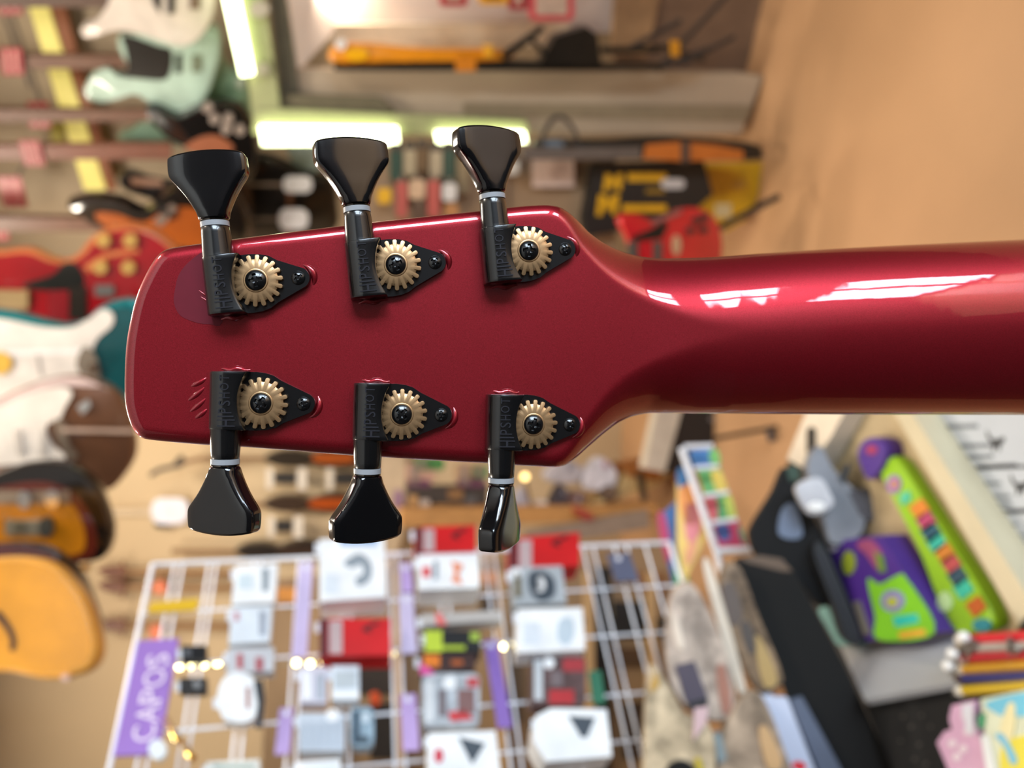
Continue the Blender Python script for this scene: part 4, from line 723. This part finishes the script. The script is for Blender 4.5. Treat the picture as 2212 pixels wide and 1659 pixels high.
e = pack('round white pack with black strap, left of the lilac strips', crom([(470, 1500), (486, 1462), (520, 1452), (552, 1470), (556, 1520), (545, 1554), (505, 1560), (478, 1545)], 3), w1, [(rect(530, 1484, 541, 1530), M('#b08c86', 0.4)), ([(548, 1470), (568, 1468), (572, 1510), (566, 1572), (552, 1574), (556, 1520)], M('#23282e', 0.4))], 0.05, 0.02)
pack('white card cut by the bottom edge, left of centre', [(446, 1646), (560, 1640), (566, 1740), (440, 1745)], M('#e6e4dc', 0.4), [(rect(460, 1652, 550, 1660), M('#9fb0a4', 0.4))], 0.05, 0.02)
pack('white card cut by the bottom edge beside the ribbed pack', [(640, 1646), (735, 1640), (740, 1740), (636, 1745)], w1, [(rect(655, 1650, 725, 1656), w2)], 0.05, 0.02)
for x0, y0, x1, y1, mt, lab in ((646, 1216, 676, 1420, M('#c9bbe0', 0.4), 'long pale lilac strip beside the large blister pack'), (864, 1216, 888, 1280, lil, 'short lilac strip beside the orange-print box'), (862, 1284, 892, 1412, M('#cfc3e2', 0.4), 'pale lilac strip in the centre column'), (1046, 1384, 1074, 1572, pur, 'saturated purple strip right of the centre packs'), (864, 1500, 898, 1622, lil, 'lilac strip low in the centre column'), (604, 1530, 634, 1630, lil, 'lilac strip beside the ribbed pack'), (1312, 1196, 1360, 1256, M('#5b6078', 0.5), 'slate blue tag at the far rack corner')):
    item('shelf_strip', lab, 'label', RK, [('strip', [(x0, y0), (x1, y0 - 2), (x1 + (x1 - 784) * 0.0006 * (y1 - y0), y1 - 2), (x0 + (x0 - 784) * 0.0006 * (y1 - y0), y1)], mt, 0.03, 0.004), ('clip', oval((x0 + x1) / 2, y0 + 10, 6), M('#e6e4ea', 0.4), 0.031, 0.001)], group='price strips on the rack')
pack('black metal capo behind the wires above the glint row', (392, 1394, 446, 1424), M('#1c1d20', 0.3), [(rect(398, 1400, 412, 1418), M('#55585e', 0.4))], 0.02, 0.015, name='capo')
pack('dark capo beneath the glint row beside the purple sign', (388, 1464, 446, 1494), M('#2a2a2b', 0.35), [(oval(425, 1478, 8), M('#8b8d90', 0.3))], 0.02, 0.015, name='capo')
sign = item('capos_sign', 'purple sign reading CAPOS on the upper rack corner', 'sign', RK, [('board', [(298, 1384), (386, 1379), (342, 1628), (245, 1632)], M('#9a72c4', 0.45, name='purple_sign', var=0.04), 0.012, 0.006)] + [('clip', oval(340, 1618, 20, 22), M('#e8eef2', 0.3), 0.03, 0.01)])  # the disc at the end is a white glow painted as a pale plate
lt = []; x = 0.0
for ch, wd in (('C', .62), ('A', .68), ('P', .56), ('O', .74), ('S', .56)): lt.append((ch, x, 0, wd, 0.72)); x += wd + 0.08
tv, tf = emboss(lt, 0.02)
a0 = RK.at(333, 1600, 0.0125); a1 = RK.at(352, 1408, 0.0125); ln = (a1 - a0).dot(RKH); k = ln / x
mk('lettering', [a0 + RKH * (v[0] * k) + Vector((0, 0, v[1] * k * 1.15)) + RKN * (v[2] * k) for v in tv], tf, M('#efdff0', 0.5, var=0), sign)
item('yellow_tag', 'yellow strip tag across the top rack wires', 'tag', RK, [('strip', [(326, 1302), (430, 1292), (424, 1318), (318, 1324)], M('#dbb01a', 0.45), 0.006, 0.003)])
for k_, (x, y) in enumerate(((388, 1592), (356, 1552))):
    e = tag(tube('wire_hook', [RK.at(x, y, 0.0), RK.at(x + 4, y + 6, 0.03), RK.at(x + 22, y + 40, 0.09), RK.at(x + 30, y + 46, 0.095)], 0.004, M('#e6c860', 0.15, 1.0, var=0)), ('brass-bright hook sticking out under the purple sign', 'short bright hook on the edge of the purple sign')[k_], 'hook')

# ================================================================== counter at the side, below the rack
class ZPlane(Plane):
    def __init__(s, z): Plane.__init__(s, (0, 0, z), (0, 0, 1))
C0 = ZPlane(0.62)
ct = tag(empty('counter', (-0.4, -0.6, 0)), 'dark shop counter carrying tray, sheets and pencils', 'counter')
slab('front_run', [(1702, 992), (1748, 885), (2500, 800), (2650, 1720), (1850, 1760), (1650, 1330)], ZPlane(0.60), 0.60, M('#1d1a17', 0.5, var=0.2), 0.0, ct)
mk('unseen_dark_block', [(x, y, z) for z in (0.0, 0.598) for x, y in ((-1.7, -2.6), (0.35, -2.6), (0.35, 0.02), (-1.7, 0.02))], [(0, 1, 2, 3), (4, 5, 6, 7), (0, 1, 5, 4), (1, 2, 6, 5), (2, 3, 7, 6), (3, 0, 4, 7)], M('#1d1a17', 0.5, var=0.2), ct)  # dark block added unseen behind the camera for the neck to reflect
sheet = M('#b4bac2', 0.6, var=0.03, name='white_paper'); ink = M('#666c74', 0.5); ink2 = M('#24272b', 0.5)
rows = [((1950, 880), (2330, 870), (2330, 1000), (2035, 1012)), ((2040, 1018), (2330, 1006), (2330, 1098), (2095, 1106)), ((2099, 1112), (2330, 1104), (2330, 1178), (2145, 1184)), ((2150, 1190), (2330, 1184), (2330, 1330), (2240, 1340))]
labs = ['white printed sheet with a small bird drawing, nearest the neck', 'second white printed sheet on the counter', 'narrow third printed sheet on the counter', 'printed sheet at the far end beside the tray rim']
for i, q in enumerate(rows):
    def U(u, v): a = lerp(q[0], q[1], u); b = lerp(q[3], q[2], u); return lerp(a, b, v)
    pr = [('sheet', list(q), sheet, 0.004, 0.004)]
    for k, (u0, u1, v) in enumerate(((0.14, 0.38, .30), (0.20, 0.42, .62), (0.22, 0.40, .80))):
        pr.append(('text_line', [U(u0, v), U(u1, v), U(u1, v + .07), U(u0, v + .07)], ink, 0.0045, 0.0005))
    if i < 2:
        bx, by = (2148, 955) if i == 0 else (2200, 1050)
        pr.append(('bird_print', [(bx - 18, by - 28), (bx - 8, by - 8), (bx + 6, by - 6), (bx + 20, by - 12), (bx + 22, by - 4), (bx + 14, by + 6), (bx + 10, by + 22), (bx + 6, by + 6), (bx - 4, by + 22), (bx - 6, by + 2), (bx - 16, by - 10)], ink2, 0.0045, 0.0005))
        pr.append(('rule', [U(.25, 1.0), U(.55, 1.0), U(.55, .965), U(.25, .965)], ink2, 0.0045, 0.0005))
    item('printed_sheet', labs[i], 'sheet', C0, pr, group='printed sheets on the counter')
cream = M('#c9bd9e', 0.5, var=0.05, name='cream_tray'); creamd = M('#b09c78', 0.5)
e = tag(empty('display_tray', C0.at(1950, 1200)), 'cream open tray holding lime and purple toys on the counter', 'tray')
slab('tray_floor', [(1800, 880), (1940, 880), (2215, 1330), (2190, 1372), (1815, 1398), (1800, 1200), (1745, 1010)], C0, 0.012, creamd, 0.012, e)
slab('rim', [(1925, 880), (1962, 880), (2235, 1310), (2200, 1350)], C0, 0.04, cream, 0.04, e)
slab('end_panel', [(1700, 992), (1745, 880), (1830, 880), (1752, 1020)], C0, 0.04, M('#dccfbc', 0.5), 0.045, e)
slab('hand_slot', rrect(1742, 922, 1762, 985, 0.5), C0, 0.002, M('#2a2622', 0.6), 0.046, e)
b0 = C0.at(1815, 1396, 0.012); b1 = C0.at(2080, 1364, 0.012); t1 = ZPlane(0.70).at(2120, 1462); t0 = ZPlane(0.70).at(1868, 1512)
nn = (b1 - b0).cross(t0 - b0).normalized(); nn = nn if nn.dot(CAM - b0) > 0 else -nn
v8 = [b0, b1, t1, t0]; v8 += [q - nn * 0.008 for q in v8]
mk('side_wall', v8, [(0, 1, 2, 3), (4, 5, 6, 7), (0, 1, 5, 4), (1, 2, 6, 5), (2, 3, 7, 6), (3, 0, 4, 7)], M('#a9acb2', 0.45, var=0.03), e)
lime = M('#8fbf1c', 0.4, name='lime_plastic'); prp = M('#4a2a86', 0.4, name='violet_plastic')
item('toy_guitar', 'lime green toy with violet bulb end and striped patches, in tray', 'toy', ZPlane(0.65), [
    ('body', [(1893, 1000), (1920, 985), (1945, 998), (1985, 1060), (2060, 1180), (2120, 1275), (2150, 1350), (2105, 1368), (2062, 1366), (2035, 1320), (1985, 1190), (1930, 1080)], lime, 0.0, 0.02, RO),
    ('bulb', [(1852, 980), (1864, 952), (1888, 944), (1910, 956), (1914, 984), (1898, 1020), (1878, 1037), (1864, 1020)], prp, 0.006, 0.03, RO), ('bulb_mark', oval(1882, 972, 12, 10), M('#a0305a', 0.4), 0.007, 0.002),
    ('rosette', oval(1930, 1046, 15, 20), M('#9a6fb0', 0.4), 0.002, 0.002), ('rosette_centre', oval(1931, 1046, 7, 9), M('#c08a4c', 0.4), 0.003, 0.002), ('turquoise_strip', [(1942, 1070), (1962, 1060), (1966, 1080), (1948, 1092)], M('#4fbf9c', 0.4), 0.002, 0.002)] +
    [('patch', [(x, y), (x + 28, y - 20), (x + 46, y + 6), (x + 20, y + 28)], M(c_, 0.4), 0.002, 0.002) for x, y, c_ in ((1962, 1096, '#d8822a'), (1976, 1122, '#b0406a'), (1986, 1146, '#27586e'), (1998, 1168, '#2fae9c'), (2016, 1190, '#c47a2a'), (2030, 1214, '#b04a4c'), (2044, 1242, '#2c4a5c'), (2056, 1268, '#35b29a'), (2084, 1306, '#b4581c'))] +
    [('spot', oval(2120, 1350, 20, 14), M('#2a7f8c', 0.4), 0.002, 0.002), ('spot', oval(2040, 1300, 16, 22), M('#a8c890', 0.4), 0.002, 0.002)])
item('toy_box', 'violet and lime boxed toy with round rosette lying in the tray', 'box', ZPlane(0.67), [
    ('box', [(1780, 1172), (1902, 1156), (2030, 1366), (1870, 1385)], prp, 0.0, 0.04), ('lime_front', [(1874, 1252), (1900, 1262), (1940, 1242), (1958, 1252), (2018, 1366), (1898, 1382), (1890, 1330)], M('#7cc42a', 0.4), 0.0012, 0.002, SM),
    ('rosette', oval(1928, 1298, 26, 24), M('#8a86b8', 0.4), 0.002, 0.002), ('rosette_centre', oval(1926, 1300, 12, 10), M('#b0b838', 0.4), 0.003, 0.002), ('turquoise_strip', [(1928, 1332), (1980, 1326), (1984, 1344), (1934, 1354)], M('#2fbcae', 0.4), 0.002, 0.002), ('orange_strip', [(1940, 1366), (1996, 1358), (2000, 1372), (1944, 1380)], M('#d8a038', 0.4), 0.002, 0.002),
    ('violet_title', oval(1832, 1216, 14, 26), M('#8a9a2a', 0.5), 0.002, 0.002), ('red_swirl', [(1850, 1176), (1880, 1166), (1905, 1200), (1895, 1230), (1872, 1200)], M('#9a4a70', 0.4), 0.002, 0.002, SM), ('green_swirl', [(1888, 1190), (1905, 1200), (1912, 1236), (1898, 1236)], M('#6a8a3a', 0.4), 0.0025, 0.002), ('side_text', [(1842, 1300), (1856, 1298), (1880, 1370), (1866, 1372)], M('#6d6a62', 0.5), 0.002, 0.002), ('sticker', oval(1795, 1180, 14, 12), M('#d5d4e8', 0.4), 0.003, 0.002), ('dark_edge', [(1776, 1180), (1786, 1176), (1872, 1384), (1856, 1386)], M('#262038', 0.5), 0.001, 0.002)])
pl = VF(1.06, 1740, 1100, (0.2, -0.9, 0.4))
item('black_pouch', 'black fabric pouch behind the colour booklets', 'bag', pl, [('bag', [(1692, 1008), (1712, 1025), (1750, 1100), (1790, 1180), (1812, 1290), (1770, 1310), (1720, 1250), (1640, 1205), (1618, 1160), (1626, 1128), (1668, 1060)], M('#060608', 0.85, var=0.3), 0.0, 0.05, RO), ('blue_grey_panel', [(1690, 1100), (1716, 1090), (1734, 1150), (1714, 1165), (1682, 1152)], M('#6d7a92', 0.5, var=0.2), 0.003, 0.004, SM), ('green_label', [(1698, 1010), (1722, 1004), (1730, 1035), (1706, 1040)], M('#1d3a26', 0.5), 0.003, 0.004)])
item('grey_bag', 'grey plastic bag with dark label beside the tray end', 'bag', pl.shift(0.02), [('bag', [(1742, 1010), (1770, 960), (1800, 1010), (1850, 1060), (1872, 1110), (1860, 1160), (1800, 1180), (1780, 1130)], M('#7d8088', 0.4, var=0.15), 0.0, 0.04, RO), ('dark_label', [(1834, 1062), (1872, 1052), (1902, 1090), (1884, 1128), (1858, 1110)], M('#4a474e', 0.5), 0.003, 0.006), ('handle', [(1812, 1030), (1832, 1000), (1838, 1008), (1822, 1045)], M('#1a1a1c', 0.5), 0.004, 0.01)])
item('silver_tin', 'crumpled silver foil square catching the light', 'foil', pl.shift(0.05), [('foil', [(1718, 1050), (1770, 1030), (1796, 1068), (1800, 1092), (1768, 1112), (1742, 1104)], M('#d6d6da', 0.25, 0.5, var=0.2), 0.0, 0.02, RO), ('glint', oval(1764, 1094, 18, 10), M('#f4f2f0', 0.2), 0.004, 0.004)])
item('teal_cloth', 'pale teal crumpled cloth at the near tray corner', 'cloth', ZPlane(0.66), [('cloth', [(1766, 1318), (1790, 1308), (1822, 1350), (1838, 1388), (1812, 1396), (1790, 1362)], M('#7fb3b0', 0.6, var=0.25, scale=40), 0.0, 0.03, RO)])
item('small_dark_case', 'small black zip case between pouch and toy box', 'case', pl.shift(0.03), [('case', [(1756, 1190), (1782, 1180), (1862, 1380), (1826, 1384), (1800, 1310)], M('#121216', 0.5, var=0.2), 0.0, 0.04, RO), ('zip', [(1768, 1196), (1774, 1194), (1850, 1376), (1844, 1378)], M('#2c2c34', 0.4), 0.003, 0.003)])
# colour booklets in a white wire stand
pb = VF(1.30, 1530, 1100, (0.25, -0.9, 0.35)); pbw = pb.shift(0.03)
e = tag(empty('booklet_stand', pb.at(1540, 1190)), 'white wire ladder stand in front of colour booklets', 'stand')
for a, b, r in (((1472, 968), (1548, 1192), 0.006), ((1478, 966), (1540, 964), 0.005), ((1500, 1012), (1552, 1008), 0.004), ((1518, 1072), (1574, 1064), 0.004), ((1536, 1130), (1592, 1122), 0.004), ((1548, 1190), (1622, 1188), 0.006), ((1548, 1192), (1562, 1250), 0.006)):
    tube('wire', [pbw.at(*a), pbw.at(*b)], r, M('#e3e2e6', 0.35, var=0.03), e)
def book(label, off, q, cols):
    item('colour_booklet', label, 'booklet', pb, [('cover', q, M(cols[0], 0.4), off, 0.012)] + [('colour_patch', p_, M(c_, 0.4), off + 0.001, 0.0015, SM) for p_, c_ in cols[1]], group='colour booklets in the wire stand')
book('booklet with orange, pink and yellow cover leaning outermost', 0.0, [(1462, 1040), (1490, 1010), (1530, 1150), (1500, 1215), (1478, 1260), (1462, 1180)], ('#e6c46a', [([(1464, 1015), (1484, 1010), (1488, 1040), (1466, 1052)], '#2f6ea8'), ([(1466, 1060), (1494, 1050), (1508, 1120), (1480, 1130)], '#e8923c'), ([(1478, 1096), (1508, 1090), (1512, 1150), (1486, 1170)], '#e0848a'), ([(1484, 1180), (1506, 1168), (1496, 1210), (1482, 1220)], '#e8a078')]))
book('blue and green booklet with crimson edge next to the rack', -0.02, [(1420, 1120), (1462, 1080), (1470, 1200), (1486, 1265), (1456, 1270)], ('#2a5a9c', [([(1420, 1122), (1434, 1108), (1448, 1180), (1440, 1215)], '#b0285c'), ([(1458, 1215), (1474, 1205), (1490, 1268), (1462, 1282)], '#3aa042')]))
book('blue topped booklet behind the top wire rung', -0.01, [(1490, 975), (1540, 968), (1552, 1008), (1502, 1014)], ('#2c6fb4', [([(1532, 976), (1550, 972), (1556, 1002), (1538, 1004)], '#64ae3c')]))
book('green and yellow booklet behind the second rung', -0.01, [(1506, 1016), (1556, 1010), (1574, 1062), (1524, 1070)], ('#5cae4c', [([(1536, 1020), (1556, 1018), (1570, 1056), (1548, 1058)], '#dcbc2c')]))
book('red and green booklet behind the third rung', -0.01, [(1522, 1074), (1576, 1066), (1592, 1120), (1540, 1128)], ('#3f9a4c', [([(1522, 1080), (1546, 1074), (1550, 1118), (1538, 1124)], '#d84c54'), ([(1564, 1072), (1578, 1070), (1590, 1116), (1574, 1118)], '#bcc83c')]))
book('crimson and blue booklet behind the lowest rung', -0.01, [(1540, 1132), (1596, 1126), (1618, 1184), (1552, 1188)], ('#b8184c', [([(1546, 1138), (1572, 1134), (1576, 1164), (1556, 1166)], '#3c4f96'), ([(1594, 1134), (1606, 1150), (1610, 1180), (1598, 1160)], '#2c7a5c')]))
# black board and clear pouches in front of it
pn = VF(1.0, 1700, 1400, (0.3, -0.9, 0.3))
item('black_board', 'tall matt black board slanting past the tray', 'board', pn, [('board', [(1588, 1206), (1640, 1198), (1690, 1206), (1718, 1236), (1826, 1440), (1910, 1620), (1950, 1720), (1770, 1720), (1700, 1500), (1640, 1340)], M('#0b0806', 0.85, var=0.15), 0.0, 0.012), ('top_edge', [(1596, 1206), (1640, 1200), (1688, 1207), (1712, 1234), (1690, 1234), (1620, 1216)], M('#5a4024', 0.5), 0.001, 0.004)])
haze = M('#b9a89a', 0.2, var=0.6, scale=38, name='clear_pouch_film'); haze2 = M('#86705a', 0.2, var=0.75, scale=40, name='brown_pouch_film'); haze3 = M('#c0ad90', 0.2, var=0.6, scale=40, name='cream_pouch_film')
item('clear_pouch', 'clear pouch of brown parts lying against the black board', 'pouch', pn.shift(0.03), [('pouch', [(1566, 1215), (1600, 1225), (1640, 1330), (1690, 1450), (1688, 1485), (1640, 1495), (1590, 1400), (1556, 1280)], haze2, 0.0, 0.03, RO), ('seam', [(1520, 1225), (1540, 1232), (1610, 1480), (1598, 1500), (1560, 1380)], M('#e0d0bc', 0.3), 0.006, 0.006, SM), ('part', [(1630, 1380), (1650, 1390), (1680, 1470), (1650, 1480)], M('#b8975c', 0.4), 0.002, 0.004, SM), ('part', [(1560, 1270), (1585, 1262), (1604, 1330), (1580, 1350)], M('#5c4c42', 0.5), 0.002, 0.004, SM), ('part', [(1600, 1350), (1618, 1345), (1636, 1400), (1616, 1410)], M('#4c4038', 0.5), 0.002, 0.004, SM)])
item('clear_pouch', 'pale clear pouch with a dark violet block inside', 'pouch', pn.shift(0.05), [('pouch', [(1452, 1275), (1500, 1262), (1560, 1380), (1590, 1500), (1570, 1560), (1500, 1545), (1450, 1480), (1436, 1380)], haze, 0.0, 0.03, RO), ('block', [(1458, 1438), (1500, 1428), (1530, 1512), (1522, 1534), (1494, 1538), (1480, 1510)], M('#4c4250', 0.5), 0.004, 0.02), ('block_end', [(1486, 1518), (1528, 1506), (1524, 1536), (1496, 1538)], M('#1a181c', 0.5), 0.006, 0.02), ('brown_part', [(1548, 1450), (1566, 1440), (1580, 1520), (1562, 1540)], M('#a5705c', 0.5), 0.003, 0.004, SM), ('seam', [(1450, 1320), (1468, 1350), (1478, 1400), (1460, 1390)], M('#ead8c4', 0.4), 0.004, 0.004, SM)])
item('clear_pouch', 'cream clear pouch with pink label at the bottom edge', 'pouch', pn.shift(0.07), [('pouch', [(1402, 1440), (1440, 1470), (1480, 1540), (1530, 1560), (1550, 1640), (1520, 1740), (1400, 1740), (1390, 1600)], haze3, 0.0, 0.03, RO), ('pink_label', [(1500, 1530), (1530, 1526), (1526, 1560), (1498, 1600)], M('#d5b4b6', 0.4), 0.003, 0.004), ('gold_part', [(1404, 1478), (1418, 1450), (1426, 1480), (1408, 1498)], M('#c49a4c', 0.4), 0.003, 0.004), ('dark_part', oval(1470, 1668, 32, 26), BK_, 0.006, 0.01), ('yellow_part', [(1500, 1640), (1512, 1636), (1530, 1690), (1512, 1700)], M('#cbb43a', 0.4), 0.004, 0.004)])
item('clear_pouch', 'clear pouch of tan and grey parts beside the white papers', 'pouch', pn.shift(0.06), [('pouch', [(1590, 1520), (1640, 1495), (1690, 1600), (1720, 1740), (1560, 1740), (1552, 1620)], M('#a8937e', 0.2, var=0.65, scale=38), 0.0, 0.03, RO), ('grey_part', [(1540, 1590), (1556, 1580), (1570, 1640), (1552, 1650)], M('#8a979a', 0.4), 0.006, 0.006), ('tan_part', [(1640, 1580), (1660, 1574), (1690, 1650), (1660, 1660)], M('#d0a878', 0.4), 0.004, 0.004, SM), ('red_part', oval(1728, 1656, 14, 10), M('#cf2a34', 0.4), 0.03, 0.01)])
item('white_papers', 'stack of white and slate papers in front of the black board', 'papers', pn.shift(0.02), [('white_sheet', [(1640, 1502), (1654, 1490), (1672, 1504), (1700, 1506), (1790, 1740), (1730, 1740)], M('#d3d8ec', 0.4, var=0.03), 0.0, 0.02), ('slate_sheet', [(1706, 1512), (1732, 1504), (1860, 1740), (1800, 1740)], M('#5c6478', 0.5), -0.004, 0.012)])
# black pad, pencils and comics
item('black_pad', 'black speckled pad lying in front of the tray', 'pad', C0, [('pad', [(1868, 1522), (2060, 1482), (2120, 1500), (2240, 1740), (1960, 1740)], M('#070606', 0.8, var=0.2), 0.06, 0.06)] + [('speck', oval(x, y, 4), M('#3c3833', 0.5), 0.0605, 0.0008, {}) for x, y in ((1950, 1548), (1968, 1570), (1990, 1545), (1945, 1600), (1985, 1608), (2010, 1570), (1975, 1640), (2000, 1650))])
for i, (y, y2, cc, tip, lab) in enumerate(((1382, 1368, '#c81f2c', '#d8d4ce', 'red pencil lying topmost beside the tray'), (1400, 1390, '#a39a92', '#8a7c6a', 'grey-white pencil under the topmost red one'), (1422, 1408, '#a8222a', '#d8c8c0', 'second darker red pencil'), (1446, 1430, '#b5851c', '#d8d0c4', 'ochre yellow pencil in the pencil pile'), (1466, 1456, '#2a2a66', '#4a3628', 'navy and brown pencil above the last yellow one'), (1492, 1472, '#bfa01f', '#dddad2', 'bright yellow pencil with white rubber end'))):
    zp = ZPlane(0.70); a = zp.at(2084, y); b = zp.at(2330, y2)
    e = tag(empty('pencil', a), lab, 'pencil', 'pencils beside the tray'); tube('shaft', [a, b], 0.0052, M(cc, 0.35), e); d = (a - b).normalized()
    tube('rubber', [a, a + d * 0.008, a + d * 0.012], [0.0058, 0.0058, 0.003], M(tip, 0.5), e)
e = tag(empty('pencil_holder', ZPlane(0.64).at(2070, 1450)), 'thin wire pencil holder beside the grey tray side', 'holder')
for a, b in (((2088, 1380), (2050, 1480)), ((2104, 1384), (2062, 1500)), ((2066, 1410), (2060, 1470)), ((2180, 1378), (2186, 1480)), ((2200, 1400), (2180, 1440))): tube('wire', [ZPlane(0.71).at(*a), ZPlane(0.69).at(*b)], 0.0022, M('#8f8a80', 0.3, 0.6), e)
for x, y in ((2082, 1376), (2058, 1412), (2048, 1438)): ball('wire_end', ZPlane(0.712).at(x, y), 0.006, WHT, e)
pc = ZPlane(0.70)
item('pink_comic', 'pink and white comic with stepped edge, in front of the black pad', 'comic', pc, [('cover', [(2056, 1524), (2108, 1512), (2104, 1560), (2126, 1620), (2150, 1740), (2080, 1740), (2024, 1604), (2040, 1580), (2056, 1576), (2050, 1552)], M('#d4a9c8', 0.4, var=0.08), 0.0, 0.008)] + [('blot', oval(x, y, 9), M('#e6d8e2', 0.4), 0.001, 0.001, {}) for x, y in ((2056, 1606), (2080, 1618), (2066, 1635), (2090, 1580), (2085, 1545))] + [('white_strip', [(2076, 1524), (2100, 1518), (2104, 1590), (2086, 1580)], M('#d8dae6', 0.4), 0.0012, 0.001)])
item('cyan_comic', 'cyan and yellow comic with wire across, at the picture corner', 'comic', pc.shift(0.012), [('cover', [(2118, 1510), (2330, 1468), (2380, 1760), (2150, 1760)], M('#c6cdb4', 0.4, var=0.1, scale=30), 0.0, 0.008), ('cyan_patch', [(2132, 1516), (2240, 1494), (2240, 1540), (2180, 1548), (2150, 1540)], M('#5fb4d2', 0.4), 0.001, 0.001, SM), ('yellow_patch', [(2166, 1610), (2204, 1590), (2240, 1600), (2260, 1700), (2180, 1720), (2160, 1660)], M('#d8cc1c', 0.4), 0.001, 0.001, SM), ('cream_figure', [(2160, 1570), (2178, 1520), (2192, 1526), (2190, 1580), (2176, 1606), (2156, 1600)], M('#d8d0a0', 0.4), 0.0014, 0.001, SM), ('cyan_streak', [(2150, 1590), (2166, 1586), (2196, 1640), (2184, 1650), (2168, 1612)], M('#62b0d0', 0.4), 0.0018, 0.001, SM), ('white_border', [(2118, 1590), (2134, 1586), (2166, 1740), (2144, 1744)], M('#dfe4e6', 0.4), 0.0012, 0.001), ('green_patch', [(2112, 1546), (2128, 1540), (2126, 1570), (2112, 1576)], M('#2f8a5c', 0.4), 0.0012, 0.001)])
